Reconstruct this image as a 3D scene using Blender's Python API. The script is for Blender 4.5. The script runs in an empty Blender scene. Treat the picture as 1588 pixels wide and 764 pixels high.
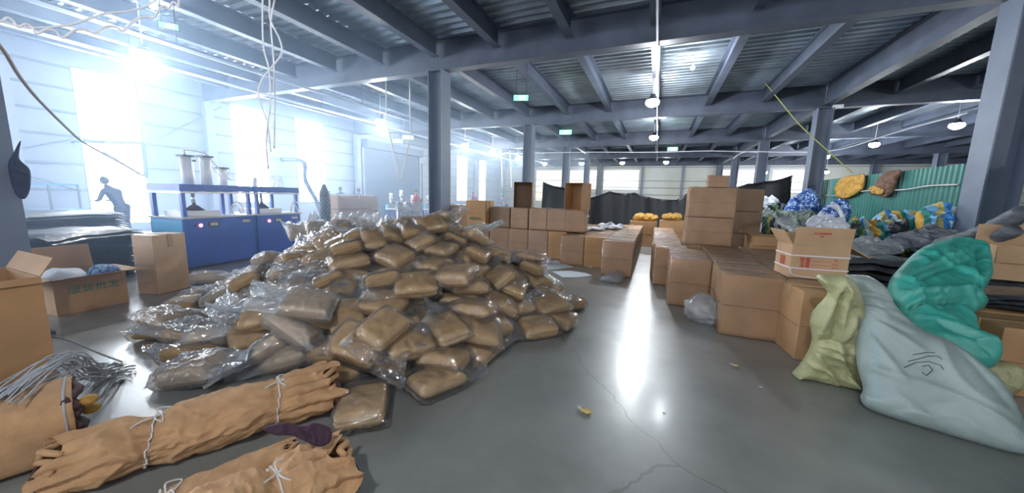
import bpy, bmesh, math, random
from mathutils import Vector, Matrix, Quaternion, noise
from mathutils.geometry import delaunay_2d_cdt

random.seed(7)
PI = math.pi
SC = bpy.context.scene
COL = SC.collection

# ------------------------------------------------------------------ camera
F_PX, PITCH, YAW, ROLL, CAM_H = 537.0, 0.1458, 0.3898, 0.0265, 1.5
_cp, _sp, _cy, _sy = math.cos(PITCH), math.sin(PITCH), math.cos(YAW), math.sin(YAW)
_R = Vector((_cy, _sy, 0)); _FW = Vector((-_sy * _cp, _cy * _cp, -_sp)); _U = Vector((-_sy * _sp, _cy * _sp, _cp))
_cr, _sr = math.cos(ROLL), math.sin(ROLL)
cx_, cy_, cz_ = _R * _cr + _U * _sr, -_R * _sr + _U * _cr, -_FW
cd = bpy.data.cameras.new('camera'); cam = bpy.data.objects.new('camera', cd); COL.objects.link(cam)
cd.sensor_fit = 'HORIZONTAL'; cd.sensor_width = 36; cd.lens = F_PX * 36 / 1588; cd.clip_start = .05; cd.clip_end = 300
M = Matrix.Identity(4)
for i in range(3):
    M[i][0], M[i][1], M[i][2] = cx_[i], cy_[i], cz_[i]
M[2][3] = CAM_H
cam.matrix_world = M
SC.camera = cam


def ray(px, py):
    return (cx_ * ((px - 794) / F_PX) - cy_ * ((py - 382) / F_PX) - cz_)


def at(px, py, z=0.0):           # a point of the place at height z, seen at a pixel of the photograph
    d = ray(px, py); t = (z - CAM_H) / d.z
    return Vector((d.x * t, d.y * t, z))


def at_x(px, py, X):
    d = ray(px, py); t = X / d.x
    return Vector((X, d.y * t, CAM_H + d.z * t))


def at_y(px, py, Y):
    d = ray(px, py); t = Y / d.y
    return Vector((d.x * t, Y, CAM_H + d.z * t))


# ------------------------------------------------------------------ world, exposure
w = bpy.data.worlds.new('world'); SC.world = w; w.use_nodes = True
bg = w.node_tree.nodes['Background']; bg.inputs[0].default_value = (0.90, 0.93, 1.0, 1); bg.inputs[1].default_value = .85
SC.view_settings.view_transform = 'Standard'; SC.view_settings.look = 'None'
SC.view_settings.exposure = 0.75; SC.view_settings.gamma = 1.0; SC.view_settings.use_curve_mapping = False
SC.cycles.transparent_max_bounces = 24
SC.cycles.max_bounces = 8
SC.cycles.sample_clamp_indirect = 6
WINDOW_STRENGTH = 19.0
LAMP_WATTS = 480.0
HAZE = 0.032


# ------------------------------------------------------------------ materials
def mat(name, color, rough=.6, metal=0.0, var=0.0, vscale=8.0, bump=0.0, bscale=40.0, coat=0.0, spec=.5, c2=None, coat_rough=.1, stretch=(1, 1, 1)):
    m = bpy.data.materials.new(name); m.use_nodes = True
    nt = m.node_tree; b = nt.nodes['Principled BSDF']
    b.inputs['Base Color'].default_value = (*color, 1); b.inputs['Roughness'].default_value = rough; b.inputs['Metallic'].default_value = metal
    b.inputs['Specular IOR Level'].default_value = spec
    if coat: b.inputs['Coat Weight'].default_value = coat; b.inputs['Coat Roughness'].default_value = coat_rough
    tc = nt.nodes.new('ShaderNodeTexCoord'); mp = nt.nodes.new('ShaderNodeMapping'); mp.inputs['Scale'].default_value = stretch
    nt.links.new(tc.outputs['Object'], mp.inputs[0])
    if var or c2:
        n = nt.nodes.new('ShaderNodeTexNoise'); n.inputs['Scale'].default_value = vscale; n.inputs['Detail'].default_value = 5
        nt.links.new(mp.outputs[0], n.inputs['Vector'])
        r = nt.nodes.new('ShaderNodeValToRGB')
        a = c2 if c2 else tuple(c * (1 - var) for c in color)
        r.color_ramp.elements[0].position = .35; r.color_ramp.elements[1].position = .65
        r.color_ramp.elements[0].color = (*a, 1)
        r.color_ramp.elements[1].color = (*(color if c2 else tuple(min(1, c * (1 + var)) for c in color)), 1)
        nt.links.new(n.outputs[0], r.inputs[0]); nt.links.new(r.outputs[0], b.inputs['Base Color'])
    if bump:
        n2 = nt.nodes.new('ShaderNodeTexNoise'); n2.inputs['Scale'].default_value = bscale; n2.inputs['Detail'].default_value = 4
        nt.links.new(mp.outputs[0], n2.inputs['Vector'])
        bp = nt.nodes.new('ShaderNodeBump'); bp.inputs['Strength'].default_value = bump; bp.inputs['Distance'].default_value = .01
        nt.links.new(n2.outputs[0], bp.inputs['Height']); nt.links.new(bp.outputs[0], b.inputs['Normal'])
        if coat: nt.links.new(bp.outputs[0], b.inputs['Coat Normal'])
    return m


def glow(name, color, strength):
    m = bpy.data.materials.new(name); m.use_nodes = True; nt = m.node_tree
    b = nt.nodes['Principled BSDF']; b.inputs['Base Color'].default_value = (*color, 1)
    b.inputs['Emission Color'].default_value = (*color, 1); b.inputs['Emission Strength'].default_value = strength
    return m


def film_mat(name, tint, milk, gloss, bscale=9.0, bstr=.8):
    m = bpy.data.materials.new(name); m.use_nodes = True; nt = m.node_tree; nt.nodes.clear()
    N = nt.nodes.new; L = nt.links.new
    out = N('ShaderNodeOutputMaterial'); tr = N('ShaderNodeBsdfTransparent'); tr.inputs[0].default_value = (*tint, 1)
    df = N('ShaderNodeBsdfDiffuse'); df.inputs[0].default_value = (.8, .84, .88, 1)
    tl = N('ShaderNodeBsdfTranslucent'); tl.inputs[0].default_value = (.8, .84, .88, 1)
    gl = N('ShaderNodeBsdfGlossy'); gl.inputs[0].default_value = (1, 1, 1, 1); gl.inputs['Roughness'].default_value = .07
    tc = N('ShaderNodeTexCoord'); no = N('ShaderNodeTexNoise'); no.inputs['Scale'].default_value = bscale; no.inputs['Detail'].default_value = 3
    no.inputs['Distortion'].default_value = 1.2
    L(tc.outputs['Object'], no.inputs['Vector'])
    bp = N('ShaderNodeBump'); bp.inputs['Strength'].default_value = bstr; bp.inputs['Distance'].default_value = .02
    L(no.outputs[0], bp.inputs['Height']); L(bp.outputs[0], gl.inputs['Normal'])
    m1 = N('ShaderNodeMixShader'); m1.inputs[0].default_value = .5; L(df.outputs[0], m1.inputs[1]); L(tl.outputs[0], m1.inputs[2])
    m2 = N('ShaderNodeMixShader'); m2.inputs[0].default_value = milk; L(tr.outputs[0], m2.inputs[1]); L(m1.outputs[0], m2.inputs[2])
    fr = N('ShaderNodeFresnel'); fr.inputs[0].default_value = 1.5; L(bp.outputs[0], fr.inputs['Normal'])
    mm = N('ShaderNodeMath'); mm.operation = 'MULTIPLY_ADD'; mm.inputs[1].default_value = .65; mm.inputs[2].default_value = gloss; mm.use_clamp = True
    L(fr.outputs[0], mm.inputs[0])
    m3 = N('ShaderNodeMixShader'); L(mm.outputs[0], m3.inputs[0]); L(m2.outputs[0], m3.inputs[1]); L(gl.outputs[0], m3.inputs[2])
    L(m3.outputs[0], out.inputs[0])
    return m


def stripes_mat(name, cols, scale=6.0, rough=.7, axis=0, distort=.4):
    m = bpy.data.materials.new(name); m.use_nodes = True; nt = m.node_tree; b = nt.nodes['Principled BSDF']; b.inputs['Roughness'].default_value = rough
    tc = nt.nodes.new('ShaderNodeTexCoord'); sp = nt.nodes.new('ShaderNodeSeparateXYZ'); n = nt.nodes.new('ShaderNodeTexNoise'); n.inputs['Scale'].default_value = 2.5
    nt.links.new(tc.outputs['Object'], n.inputs['Vector']); nt.links.new(tc.outputs['Object'], sp.inputs[0])
    a = nt.nodes.new('ShaderNodeMath'); a.operation = 'MULTIPLY_ADD'; a.inputs[1].default_value = distort
    nt.links.new(n.outputs[0], a.inputs[0]); nt.links.new(sp.outputs[axis], a.inputs[2])
    s = nt.nodes.new('ShaderNodeMath'); s.operation = 'MULTIPLY'; s.inputs[1].default_value = scale; nt.links.new(a.outputs[0], s.inputs[0])
    f = nt.nodes.new('ShaderNodeMath'); f.operation = 'FRACT'; nt.links.new(s.outputs[0], f.inputs[0])
    r = nt.nodes.new('ShaderNodeValToRGB'); r.color_ramp.interpolation = 'CONSTANT'
    e = r.color_ramp.elements
    while len(e) < len(cols): e.new(.5)
    for i, c in enumerate(cols): e[i].position = i / len(cols); e[i].color = (*c, 1)
    nt.links.new(f.outputs[0], r.inputs[0]); nt.links.new(r.outputs[0], b.inputs['Base Color'])
    return m


def spots_mat(name, c1, c2, scale, thr=.5):
    m = bpy.data.materials.new(name); m.use_nodes = True; nt = m.node_tree; b = nt.nodes['Principled BSDF']; b.inputs['Roughness'].default_value = .8
    tc = nt.nodes.new('ShaderNodeTexCoord'); n = nt.nodes.new('ShaderNodeTexNoise'); n.inputs['Scale'].default_value = scale; n.inputs['Distortion'].default_value = 1.5
    nt.links.new(tc.outputs['Object'], n.inputs['Vector'])
    r = nt.nodes.new('ShaderNodeValToRGB'); r.color_ramp.elements[0].position = thr - .03; r.color_ramp.elements[1].position = thr + .03
    r.color_ramp.elements[0].color = (*c1, 1); r.color_ramp.elements[1].color = (*c2, 1)
    nt.links.new(n.outputs[0], r.inputs[0]); nt.links.new(r.outputs[0], b.inputs['Base Color'])
    return m


def floor_mat():
    m = bpy.data.materials.new('concrete_floor'); m.use_nodes = True; nt = m.node_tree; b = nt.nodes['Principled BSDF']
    N = nt.nodes.new; L = nt.links.new
    tc = N('ShaderNodeTexCoord')
    n = N('ShaderNodeTexNoise'); n.inputs['Scale'].default_value = 1.3; n.inputs['Detail'].default_value = 9; n.inputs['Roughness'].default_value = .62
    L(tc.outputs['Object'], n.inputs['Vector'])
    r = N('ShaderNodeValToRGB'); r.color_ramp.elements[0].position = .3; r.color_ramp.elements[1].position = .72
    r.color_ramp.elements[0].color = (.165, .17, .162, 1); r.color_ramp.elements[1].color = (.27, .275, .26, 1)
    L(n.outputs[0], r.inputs[0])
    v = N('ShaderNodeTexVoronoi'); v.feature = 'DISTANCE_TO_EDGE'; v.inputs['Scale'].default_value = .45
    n3 = N('ShaderNodeTexNoise'); n3.inputs['Scale'].default_value = 2.0; n3.inputs['Detail'].default_value = 6
    L(tc.outputs['Object'], n3.inputs['Vector'])
    mx = N('ShaderNodeMixRGB'); mx.inputs[0].default_value = .25; L(tc.outputs['Object'], mx.inputs[1]); L(n3.outputs['Color'], mx.inputs[2]); L(mx.outputs[0], v.inputs['Vector'])
    lt = N('ShaderNodeMath'); lt.operation = 'LESS_THAN'; lt.inputs[1].default_value = .0022; L(v.outputs['Distance'], lt.inputs[0])
    ml = N('ShaderNodeMath'); ml.operation = 'MULTIPLY'; ml.inputs[1].default_value = .4; L(lt.outputs[0], ml.inputs[0])
    c = N('ShaderNodeMixRGB'); c.inputs[2].default_value = (.05, .05, .05, 1); L(ml.outputs[0], c.inputs[0]); L(r.outputs[0], c.inputs[1])
    L(c.outputs[0], b.inputs['Base Color'])
    n2 = N('ShaderNodeTexNoise'); n2.inputs['Scale'].default_value = 3.5; n2.inputs['Detail'].default_value = 6
    L(tc.outputs['Object'], n2.inputs['Vector'])
    mr = N('ShaderNodeMapRange'); mr.inputs[3].default_value = .24; mr.inputs[4].default_value = .46; L(n2.outputs[0], mr.inputs[0]); L(mr.outputs[0], b.inputs['Roughness'])
    bp = N('ShaderNodeBump'); bp.inputs['Strength'].default_value = .05; bp.inputs['Distance'].default_value = .01
    n4 = N('ShaderNodeTexNoise'); n4.inputs['Scale'].default_value = 30; L(tc.outputs['Object'], n4.inputs['Vector']); L(n4.outputs[0], bp.inputs['Height']); L(bp.outputs[0], b.inputs['Normal'])
    b.inputs['Specular IOR Level'].default_value = .7; b.inputs['Coat Weight'].default_value = .35; b.inputs['Coat Roughness'].default_value = .16
    return m


def card_mat(name, color, film=.0):
    """cardboard; with film > 0 it is wrapped in crumpled stretch film"""
    m = mat(name, color, .75, var=.10, vscale=3, bump=.12, bscale=60)
    if film:
        nt = m.node_tree; b = nt.nodes['Principled BSDF']
        tc = nt.nodes.new('ShaderNodeTexCoord'); n = nt.nodes.new('ShaderNodeTexNoise'); n.inputs['Scale'].default_value = 16; n.inputs['Detail'].default_value = 7; n.inputs['Distortion'].default_value = 3.0
        nt.links.new(tc.outputs['Object'], n.inputs['Vector'])
        bp = nt.nodes.new('ShaderNodeBump'); bp.inputs['Strength'].default_value = .9; bp.inputs['Distance'].default_value = .035
        nt.links.new(n.outputs[0], bp.inputs['Height']); nt.links.new(bp.outputs[0], b.inputs['Coat Normal'])
        b.inputs['Coat Weight'].default_value = film; b.inputs['Coat Roughness'].default_value = .13
    return m


MT = {
    'floor': floor_mat(),
    'steel': mat('beam_paint', (.085, .105, .15), .5, var=.15, vscale=2),
    'column': mat('lit_column_paint', (.86, .80, .85), .5, var=.08, vscale=2),  # light falling on the right-hand columns is put into this paint
    'column_shaded': mat('shaded_column_paint', (.13, .16, .22), .5, var=.10, vscale=2),  # same paint darkened: backlit shade of the left row put into its colour
    'deck': mat('galvanised_deck', (.36, .43, .50), .36, metal=.75, var=.25, vscale=1.2),
    'panel': mat('wall_panel', (.36, .42, .54), .5, var=.06, vscale=1.5),
    'far_panel': mat('far_wall_panel', (.62, .64, .62), .6, var=.08, vscale=.6, c2=(.55, .56, .48)),
    'girt': mat('girt_steel', (.20, .24, .32), .5),
    'shutter': mat('shutter_steel', (.16, .22, .34), .45),
    'window': glow('window_daylight', (.72, .84, 1.0), WINDOW_STRENGTH),
    'window_far': glow('window_daylight_far', (.80, .90, 1.0), 3.5),
    'window_dim': glow('translucent_panel', (.92, .95, .90), .55),
    'lamp': glow('lamp_diffuser', (.93, .96, 1.0), 45),
    'exit': glow('exit_sign_face', (.25, 1.0, .55), .9),
    'exitwhite': glow('exit_sign_mark', (.9, 1.0, .95), 3.0),
    'led': glow('red_indicator', (1.0, .08, .10), 14),
    'card': card_mat('cardboard', (.40, .225, .105)),
    'card_wrap': card_mat('film_wrapped_cardboard', (.47, .27, .13), .25),
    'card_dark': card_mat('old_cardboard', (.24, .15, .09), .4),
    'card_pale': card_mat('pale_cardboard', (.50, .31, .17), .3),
    'tape': mat('packing_tape', (.42, .28, .15), .25, coat=.8, bump=.1, bscale=20),
    'khaki': mat('khaki_cloth', (.53, .335, .145), .9, var=.10, vscale=12, bump=.5, bscale=260),
    'tan': mat('tan_cloth', (.52, .30, .150), .88, var=.12, vscale=10, bump=.6, bscale=220),
    'tan_dark': mat('brown_cloth_lining', (.07, .035, .04), .9, bump=.4, bscale=120),
    'film': film_mat('clear_film', (.97, .975, .985), .07, .05, 12, 1.0),
    'film_milky': film_mat('milky_film', (.95, .965, .985), .32, .08, 12, 1.0),
    'wrapfilm': film_mat('stretch_film', (.99, .99, .99), .05, .02, 30, 1.0),
    'film_white': film_mat('white_film', (.9, .93, .97), .62, .10, 14),
    'string': mat('white_string', (.62, .60, .58), .8),
    'greystring': mat('grey_string', (.36, .37, .40), .8),
    'cable': mat('white_cable', (.86, .86, .90), .5),
    'rope': mat('braided_rope', (.45, .42, .42), .8, bump=1, bscale=90),
    'blue': mat('blue_paint', (.025, .10, .46), .38, var=.08, vscale=3, coat=.3),
    'bluelight': mat('light_blue_paint', (.10, .42, .72), .4),
    'steelbright': mat('bright_steel', (.66, .68, .72), .25, metal=.9),
    'aluminium': mat('aluminium_tube', (.80, .82, .86), .35, metal=.15),
    'dark': mat('dark_metal', (.03, .035, .05), .5),
    'black_fabric': mat('black_fabric', (.022, .024, .034), .55, var=.3, vscale=6, bump=.8, bscale=14, coat=.25, coat_rough=.25),
    'grey_fabric': mat('grey_fabric', (.13, .14, .16), .7, var=.3, vscale=5, bump=.8, bscale=18, stretch=(1, 1, 4)),
    'dark_wrap': mat('film_wrapped_dark_fabric', (.06, .065, .075), .6, var=.35, vscale=8, bump=.9, bscale=16, coat=.9, coat_rough=.12, stretch=(1, 1, 3)),
    'silver': mat('silver_woven_sack', (.27, .33, .31), .38, var=.07, vscale=4, bump=.35, bscale=150, coat=.25, coat_rough=.3),
    'yellowsack': mat('yellow_woven_sack', (.38, .37, .19), .42, var=.12, vscale=5, bump=.35, bscale=150, coat=.2, coat_rough=.3),
    'teal': mat('teal_woven_sack', (.045, .36, .29), .36, var=.12, vscale=5, bump=.3, bscale=120, coat=.4, coat_rough=.2),
    'fence': mat('green_corrugated_sheet', (.05, .22, .19), .4, metal=.2, var=.12, vscale=2, coat=.3),
    'netting': mat('black_netting', (.012, .014, .018), .6, bump=.6, bscale=8),
    'palestripe': mat('pale_blue_stripe', (.25, .42, .52), .5), 'paper': mat('white_paper', (.62, .68, .72), .7),
    'skin': mat('skin', (.42, .24, .17), .6), 'hair': mat('dark_hair', (.012, .01, .01), .5),
    'red': mat('red_jacket', (.50, .05, .09), .8), 'purple': mat('purple_jacket', (.22, .05, .16), .8),
    'greyjacket': mat('grey_jacket', (.26, .22, .32), .8), 'navy': mat('navy_clothes', (.02, .03, .07), .8),
    'whitecloth': mat('white_cloth', (.66, .70, .76), .8, bump=.5, bscale=14),
    'yellowcloth': mat('mustard_cloth', (.50, .28, .06), .85, var=.25, vscale=9, bump=.6, bscale=20),
    'browncloth': mat('brown_cloth', (.16, .09, .06), .85, var=.3, vscale=9),
    'bluecloth': spots_mat('blue_marbled_cloth', (.04, .10, .26), (.22, .34, .48), 14),
    'floral': spots_mat('blue_white_floral_cloth', (.02, .07, .30), (.45, .62, .80), 13, .55),
    'striped': stripes_mat('blue_yellow_striped_quilt', [(.03, .22, .55), (.50, .62, .66), (.55, .30, .03), (.02, .22, .20), (.20, .45, .70), (.55, .45, .15)], 1.9),
    'darkstripe': stripes_mat('dark_green_striped_cloth', [(.01, .02, .02), (.03, .12, .08), (.35, .30, .06), (.01, .03, .06), (.35, .40, .42)], 3.0),
    'camo': spots_mat('grey_green_cloth', (.10, .14, .11), (.22, .26, .24), 20),
    'redprint': mat('red_print', (.55, .03, .02), .8), 'greenprint': mat('green_print', (.04, .16, .10), .8),
    'marker': mat('black_marker', (.02, .03, .03), .7), 'greentape': mat('green_sticker', (.03, .5, .15), .4),
    'orange': mat('orange_plastic', (.8, .15, .03), .5), 'maroon': mat('maroon_cloth', (.045, .018, .035), .85, bump=.5, bscale=60),
    'litter': mat('yellow_paper_scrap', (.55, .42, .16), .8), 'yellowcord': mat('yellow_green_cord', (.40, .42, .12), .7),
    'strap': mat('white_strap', (.72, .70, .74), .4), 'hose': mat('white_hose', (.88, .86, .90), .35),
}


# ------------------------------------------------------------------ helpers
def ob(name, verts, faces, m, parent=None, smooth=False, loc=None, rotz=0.0):
    me = bpy.data.meshes.new(name); me.from_pydata([tuple(v) for v in verts], [], faces); me.update()
    if smooth:
        for p in me.polygons: p.use_smooth = True
    me.materials.append(MT[m] if isinstance(m, str) else m)
    o = bpy.data.objects.new(name, me); COL.objects.link(o)
    if loc is not None: o.location = loc
    if rotz: o.rotation_euler = (0, 0, rotz)
    if parent: o.parent = parent
    return o


def tag(o, label=None, cat=None, group=None, kind=None):
    if label: o['label'] = label
    if cat: o['category'] = cat
    if group: o['group'] = group
    if kind: o['kind'] = kind
    return o


def thing(name, label, cat, loc=(0, 0, 0), rotz=0.0, group=None):
    o = bpy.data.objects.new(name, None); COL.objects.link(o); o.location = loc; o.rotation_euler = (0, 0, rotz); o.empty_display_size = .1
    return tag(o, label, cat, group)


class MB:
    def __init__(s): s.v, s.f = [], []

    def add(s, v, f):
        n = len(s.v); s.v += [Vector(p) for p in v]; s.f += [tuple(i + n for i in q) for q in f]; return s

    def box(s, x0, x1, y0, y1, z0, z1, T=None):
        v = [Vector(p) for p in ((x0, y0, z0), (x1, y0, z0), (x1, y1, z0), (x0, y1, z0), (x0, y0, z1), (x1, y0, z1), (x1, y1, z1), (x0, y1, z1))]
        if T: v = [T @ p for p in v]
        return s.add(v, [(0, 3, 2, 1), (4, 5, 6, 7), (0, 1, 5, 4), (1, 2, 6, 5), (2, 3, 7, 6), (3, 0, 4, 7)])

    def tube(s, pts, r, n=8, cap=True, rr=None):
        pts = [Vector(p) for p in pts]; rings = []
        up = Vector((0, 0, 1))
        for i, p in enumerate(pts):
            d = (pts[min(i + 1, len(pts) - 1)] - pts[max(i - 1, 0)]).normalized()
            a = d.cross(up)
            if a.length < 1e-3: a = d.cross(Vector((1, 0, 0)))
            a.normalize(); b = d.cross(a).normalized()
            if rings and a.dot(rings[-1][1]) < 0: a, b = -a, -b
            rings.append((p, a, b))
        base = len(s.v)
        for i, (p, a, b) in enumerate(rings):
            q = rr[i] if rr else r
            for k in range(n):
                t = 2 * PI * k / n; s.v.append(p + a * (q * math.cos(t)) + b * (q * math.sin(t)))
        for i in range(len(rings) - 1):
            for k in range(n):
                s.f.append((base + i * n + k, base + i * n + (k + 1) % n, base + (i + 1) * n + (k + 1) % n, base + (i + 1) * n + k))
        if cap:
            s.f.append(tuple(base + k for k in range(n))[::-1]); s.f.append(tuple(base + (len(rings) - 1) * n + k for k in range(n)))
        return s

    def cyl(s, p, h, r, n=16, r2=None):
        return s.tube([Vector(p), Vector(p) + Vector((0, 0, h))], r, n, True, [r, r if r2 is None else r2])

    def ball(s, c, rx, ry=None, rz=None, n=10):
        ry = ry or rx; rz = rz or rx; b = len(s.v); c = Vector(c)
        for i in range(n + 1):
            a = -PI / 2 + PI * i / n
            for k in range(2 * n):
                t = PI * k / n; s.v.append(c + Vector((rx * math.cos(a) * math.cos(t), ry * math.cos(a) * math.sin(t), rz * math.sin(a))))
        for i in range(n):
            for k in range(2 * n):
                s.f.append((b + i * 2 * n + k, b + i * 2 * n + (k + 1) % (2 * n), b + (i + 1) * 2 * n + (k + 1) % (2 * n), b + (i + 1) * 2 * n + k))
        return s

    def build(s, name, m, parent=None, smooth=False, loc=None, rotz=0.0):
        return ob(name, s.v, s.f, m, parent, smooth, loc, rotz)


def smooth_path(pts, n=8):
    pts = [Vector(p) for p in pts]; P = [pts[0]] + pts + [pts[-1]]; out = []
    for i in range(1, len(P) - 2):
        for k in range(n):
            t = k / n; a, b, c, d = P[i - 1], P[i], P[i + 1], P[i + 2]
            out.append(.5 * ((2 * b) + (c - a) * t + (2 * a - 5 * b + 4 * c - d) * t * t + (3 * b - a - 3 * c + d) * t ** 3))
    out.append(pts[-1]); return out


def bevel(o, wdt=.008, seg=2):
    md = o.modifiers.new('bevel', 'BEVEL'); md.width = wdt; md.segments = seg; md.limit_method = 'ANGLE'; return o


def copy_tree(o, parent=None):
    c = o.copy(); COL.objects.link(c); c.parent = parent
    for ch in list(o.children): copy_tree(ch, c)
    return c


def text_obj(name, body, size, m, parent, loc, rot, sx=1.0):
    cu = bpy.data.curves.new(name, 'FONT'); cu.body = body; cu.size = size; cu.align_x = 'CENTER'; cu.align_y = 'CENTER'; cu.extrude = .0006
    cu.materials.append(MT[m])
    tmp = bpy.data.objects.new('tmp', cu); COL.objects.link(tmp); dg = bpy.context.evaluated_depsgraph_get(); me = bpy.data.meshes.new_from_object(tmp.evaluated_get(dg)); bpy.data.objects.remove(tmp)
    if not me.materials: me.materials.append(MT[m])
    o = bpy.data.objects.new(name, me); COL.objects.link(o); o.parent = parent; o.location = loc; o.rotation_euler = rot; o.scale = (sx, 1, 1)
    return o


# ------------------------------------------------------------------ the building (7 m bays, X across, Y along the aisle)
XL, YF, XR, YB = -15.9, 36.1, 25.6, -13.0
ROWS = [8.07 + 7 * k for k in range(-2, 5)]
COLX = [-5.49, 4.88, 15.25]
BEAM_DX = 10.37 / 6
Z_GIRD, Z_BEAM, Z_DECK = 4.62, 4.93, 5.34

def struct(o, label=None): return tag(o, label, None, None, 'structure')

struct(MB().box(XL - .2, XR + .2, YB, YF + .2, -.2, 0).build('floor', 'floor'), 'grey polished concrete floor with hairline cracks')

# corrugated deck: flutes run across the building
v, f = [], []
per, k = .26, 0
y = YB
while y < YF:
    for dy, z in ((0, 0), (.09, 0), (.13, .065), (.22, .065)):
        v += [(XL, y + dy, Z_DECK + z), (XR, y + dy, Z_DECK + z)]
    y += per
n = len(v) // 2
f = [(2 * i, 2 * i + 2, 2 * i + 3, 2 * i + 1) for i in range(n - 1)]
struct(ob('ceiling', v, f, 'deck'), 'corrugated galvanised metal deck ceiling')
struct(MB().box(XL - .2, XR + .2, YB, YF + .2, Z_DECK + .14, Z_DECK + .3).build('ceiling_slab', 'far_panel'))


def i_beam(length, depth, width, along, tf=.02, tw=.014):
    m = MB(); h = depth
    for (a0, a1, z0, z1) in ((-width / 2, width / 2, 0, tf), (-width / 2, width / 2, h - tf, h), (-tw / 2, tw / 2, tf, h - tf)):
        if along == 'y': m.box(a0, a1, 0, length, z0, z1)
        else: m.box(0, length, a0, a1, z0, z1)
    return m

gird = None
for Y in ROWS:
    for i, (xa, xb) in enumerate(((XL, COLX[0]), (COLX[0], COLX[1]), (COLX[1], COLX[2]), (COLX[2], XR))):
        g = i_beam(xb - xa - .02, Z_DECK - Z_GIRD, .26, 'x').build('girder_beam', 'steel', loc=(xa + .01, Y, Z_GIRD)); struct(g)
bm0 = i_beam(7 - .28, Z_DECK - Z_BEAM, .19, 'y').build('ceiling_beam', 'steel'); struct(bm0)
deep = i_beam(7 - .28, Z_DECK - Z_GIRD - .06, .24, 'y').build('ceiling_beam', 'steel'); struct(deep)
first = {0: True, 1: True}
for ri in range(len(ROWS) - 1):
    for k in range(-6, 18):
        X = COLX[0] + k * BEAM_DX
        if X < XL + .3 or X > XR - .5: continue
        d = 1 if k == 6 else 0
        src = deep if d else bm0
        o = src if first[d] else src.copy()
        if not first[d]: COL.objects.link(o)
        first[d] = False
        o.location = (X, ROWS[ri] + .14, Z_GIRD + .06 if d else Z_BEAM)
colproto = None; shaded_me = None
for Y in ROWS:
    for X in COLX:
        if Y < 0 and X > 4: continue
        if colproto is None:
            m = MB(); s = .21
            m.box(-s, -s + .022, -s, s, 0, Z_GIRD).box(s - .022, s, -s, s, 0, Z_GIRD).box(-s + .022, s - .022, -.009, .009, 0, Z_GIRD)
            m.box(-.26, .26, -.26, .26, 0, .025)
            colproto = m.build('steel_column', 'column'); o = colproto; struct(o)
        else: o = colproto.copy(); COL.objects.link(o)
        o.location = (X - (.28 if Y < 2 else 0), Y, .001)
        if X < 0:  # left row takes the copy with shade in its colour
            if shaded_me is None: shaded_me = colproto.data.copy(); shaded_me.materials.clear(); shaded_me.materials.append(MT['column_shaded'])
            o.data = shaded_me
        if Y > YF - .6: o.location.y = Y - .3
# left wall with its windows; the first two, out of view, added for light
wins = [(-11.6, -10.1, .9, 4.87), (-8.2, -6.7, .9, 4.87), (-4.6, -3.1, .9, 4.87), (-1.5, .1, .9, 4.87), (4.87, 6.26, .25, 4.87), (8.94, 10.34, .9, 4.87), (11.58, 13.1, .9, 4.87), (23.0, 24.6, .9, 4.8), (25.9, 27.7, .9, 4.8), (29.9, 31.4, .9, 4.8)]
cur, m = YB, MB()
for (a, b, z0, z1) in wins:
    m.box(XL - .15, XL, cur, a, 0, Z_DECK + .14); m.box(XL - .15, XL, a, b, 0, z0); m.box(XL - .15, XL, a, b, z1, Z_DECK + .14); cur = b
m.box(XL - .15, XL, cur, YF, 0, Z_DECK + .14)
struct(m.build('wall_left', 'panel'), 'pale blue metal panel wall with tall bright windows')
for i, (a, b, z0, z1) in enumerate(wins):
    fr = MB(); t = .05
    fr.box(XL - .1, XL + .02, a, a + t, z0, z1).box(XL - .1, XL + .02, b - t, b, z0, z1).box(XL - .1, XL + .02, a + t, b - t, z0, z0 + t).box(XL - .1, XL + .02, a + t, b - t, z1 - t, z1)
    fr.box(XL - .09, XL + .01, a + t, b - t, 2.80, 2.87)
    fo = fr.build('window_%d' % (i + 1), 'panel'); struct(fo, 'tall overexposed window with a crossbar')
    pn = MB().box(XL - .07, XL - .05, a + t, b - t, z0 + t, z1 - t).build('pane', 'window' if i < 7 else 'window_far', fo)
m = MB()                                            # girts and posts of the left wall
def clear(y0, y1): return [(s, e) for s, e in ((max(y0, c), min(y1, d)) for c, d in zip([YB] + [q[1] for q in wins], [q[0] for q in wins] + [YF])) if e - s > .05]
for z in (1.3, 2.05, 2.84, 3.5, 4.15, 4.75):
    for s, e in clear(YB, YF): m.box(XL + .001, XL + .07, s, e, z, z + .06)
struct(m.build('trim_girts', 'girt'))
m = MB()
for Y in (1.07, 3.6, 8.07, 15.07, 22.07, 29.07, 34.5): m.box(XL + .07, XL + .32, Y - .13, Y + .13, 0, Z_GIRD)
struct(m.build('wall_column', 'panel'))
m = MB()
for p, q in (((1.2, 1.3), (4.7, 2.8)), ((1.2, 2.8), (4.7, 1.3)), ((6.5, 3.0), (8.6, 4.6)), ((30.0, 2.6), (34.2, 4.4))):
    m.tube([(XL + .12, p[0], p[1]), (XL + .12, q[0], q[1])], .02)
struct(m.build('trim_braces', 'girt'))
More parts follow.
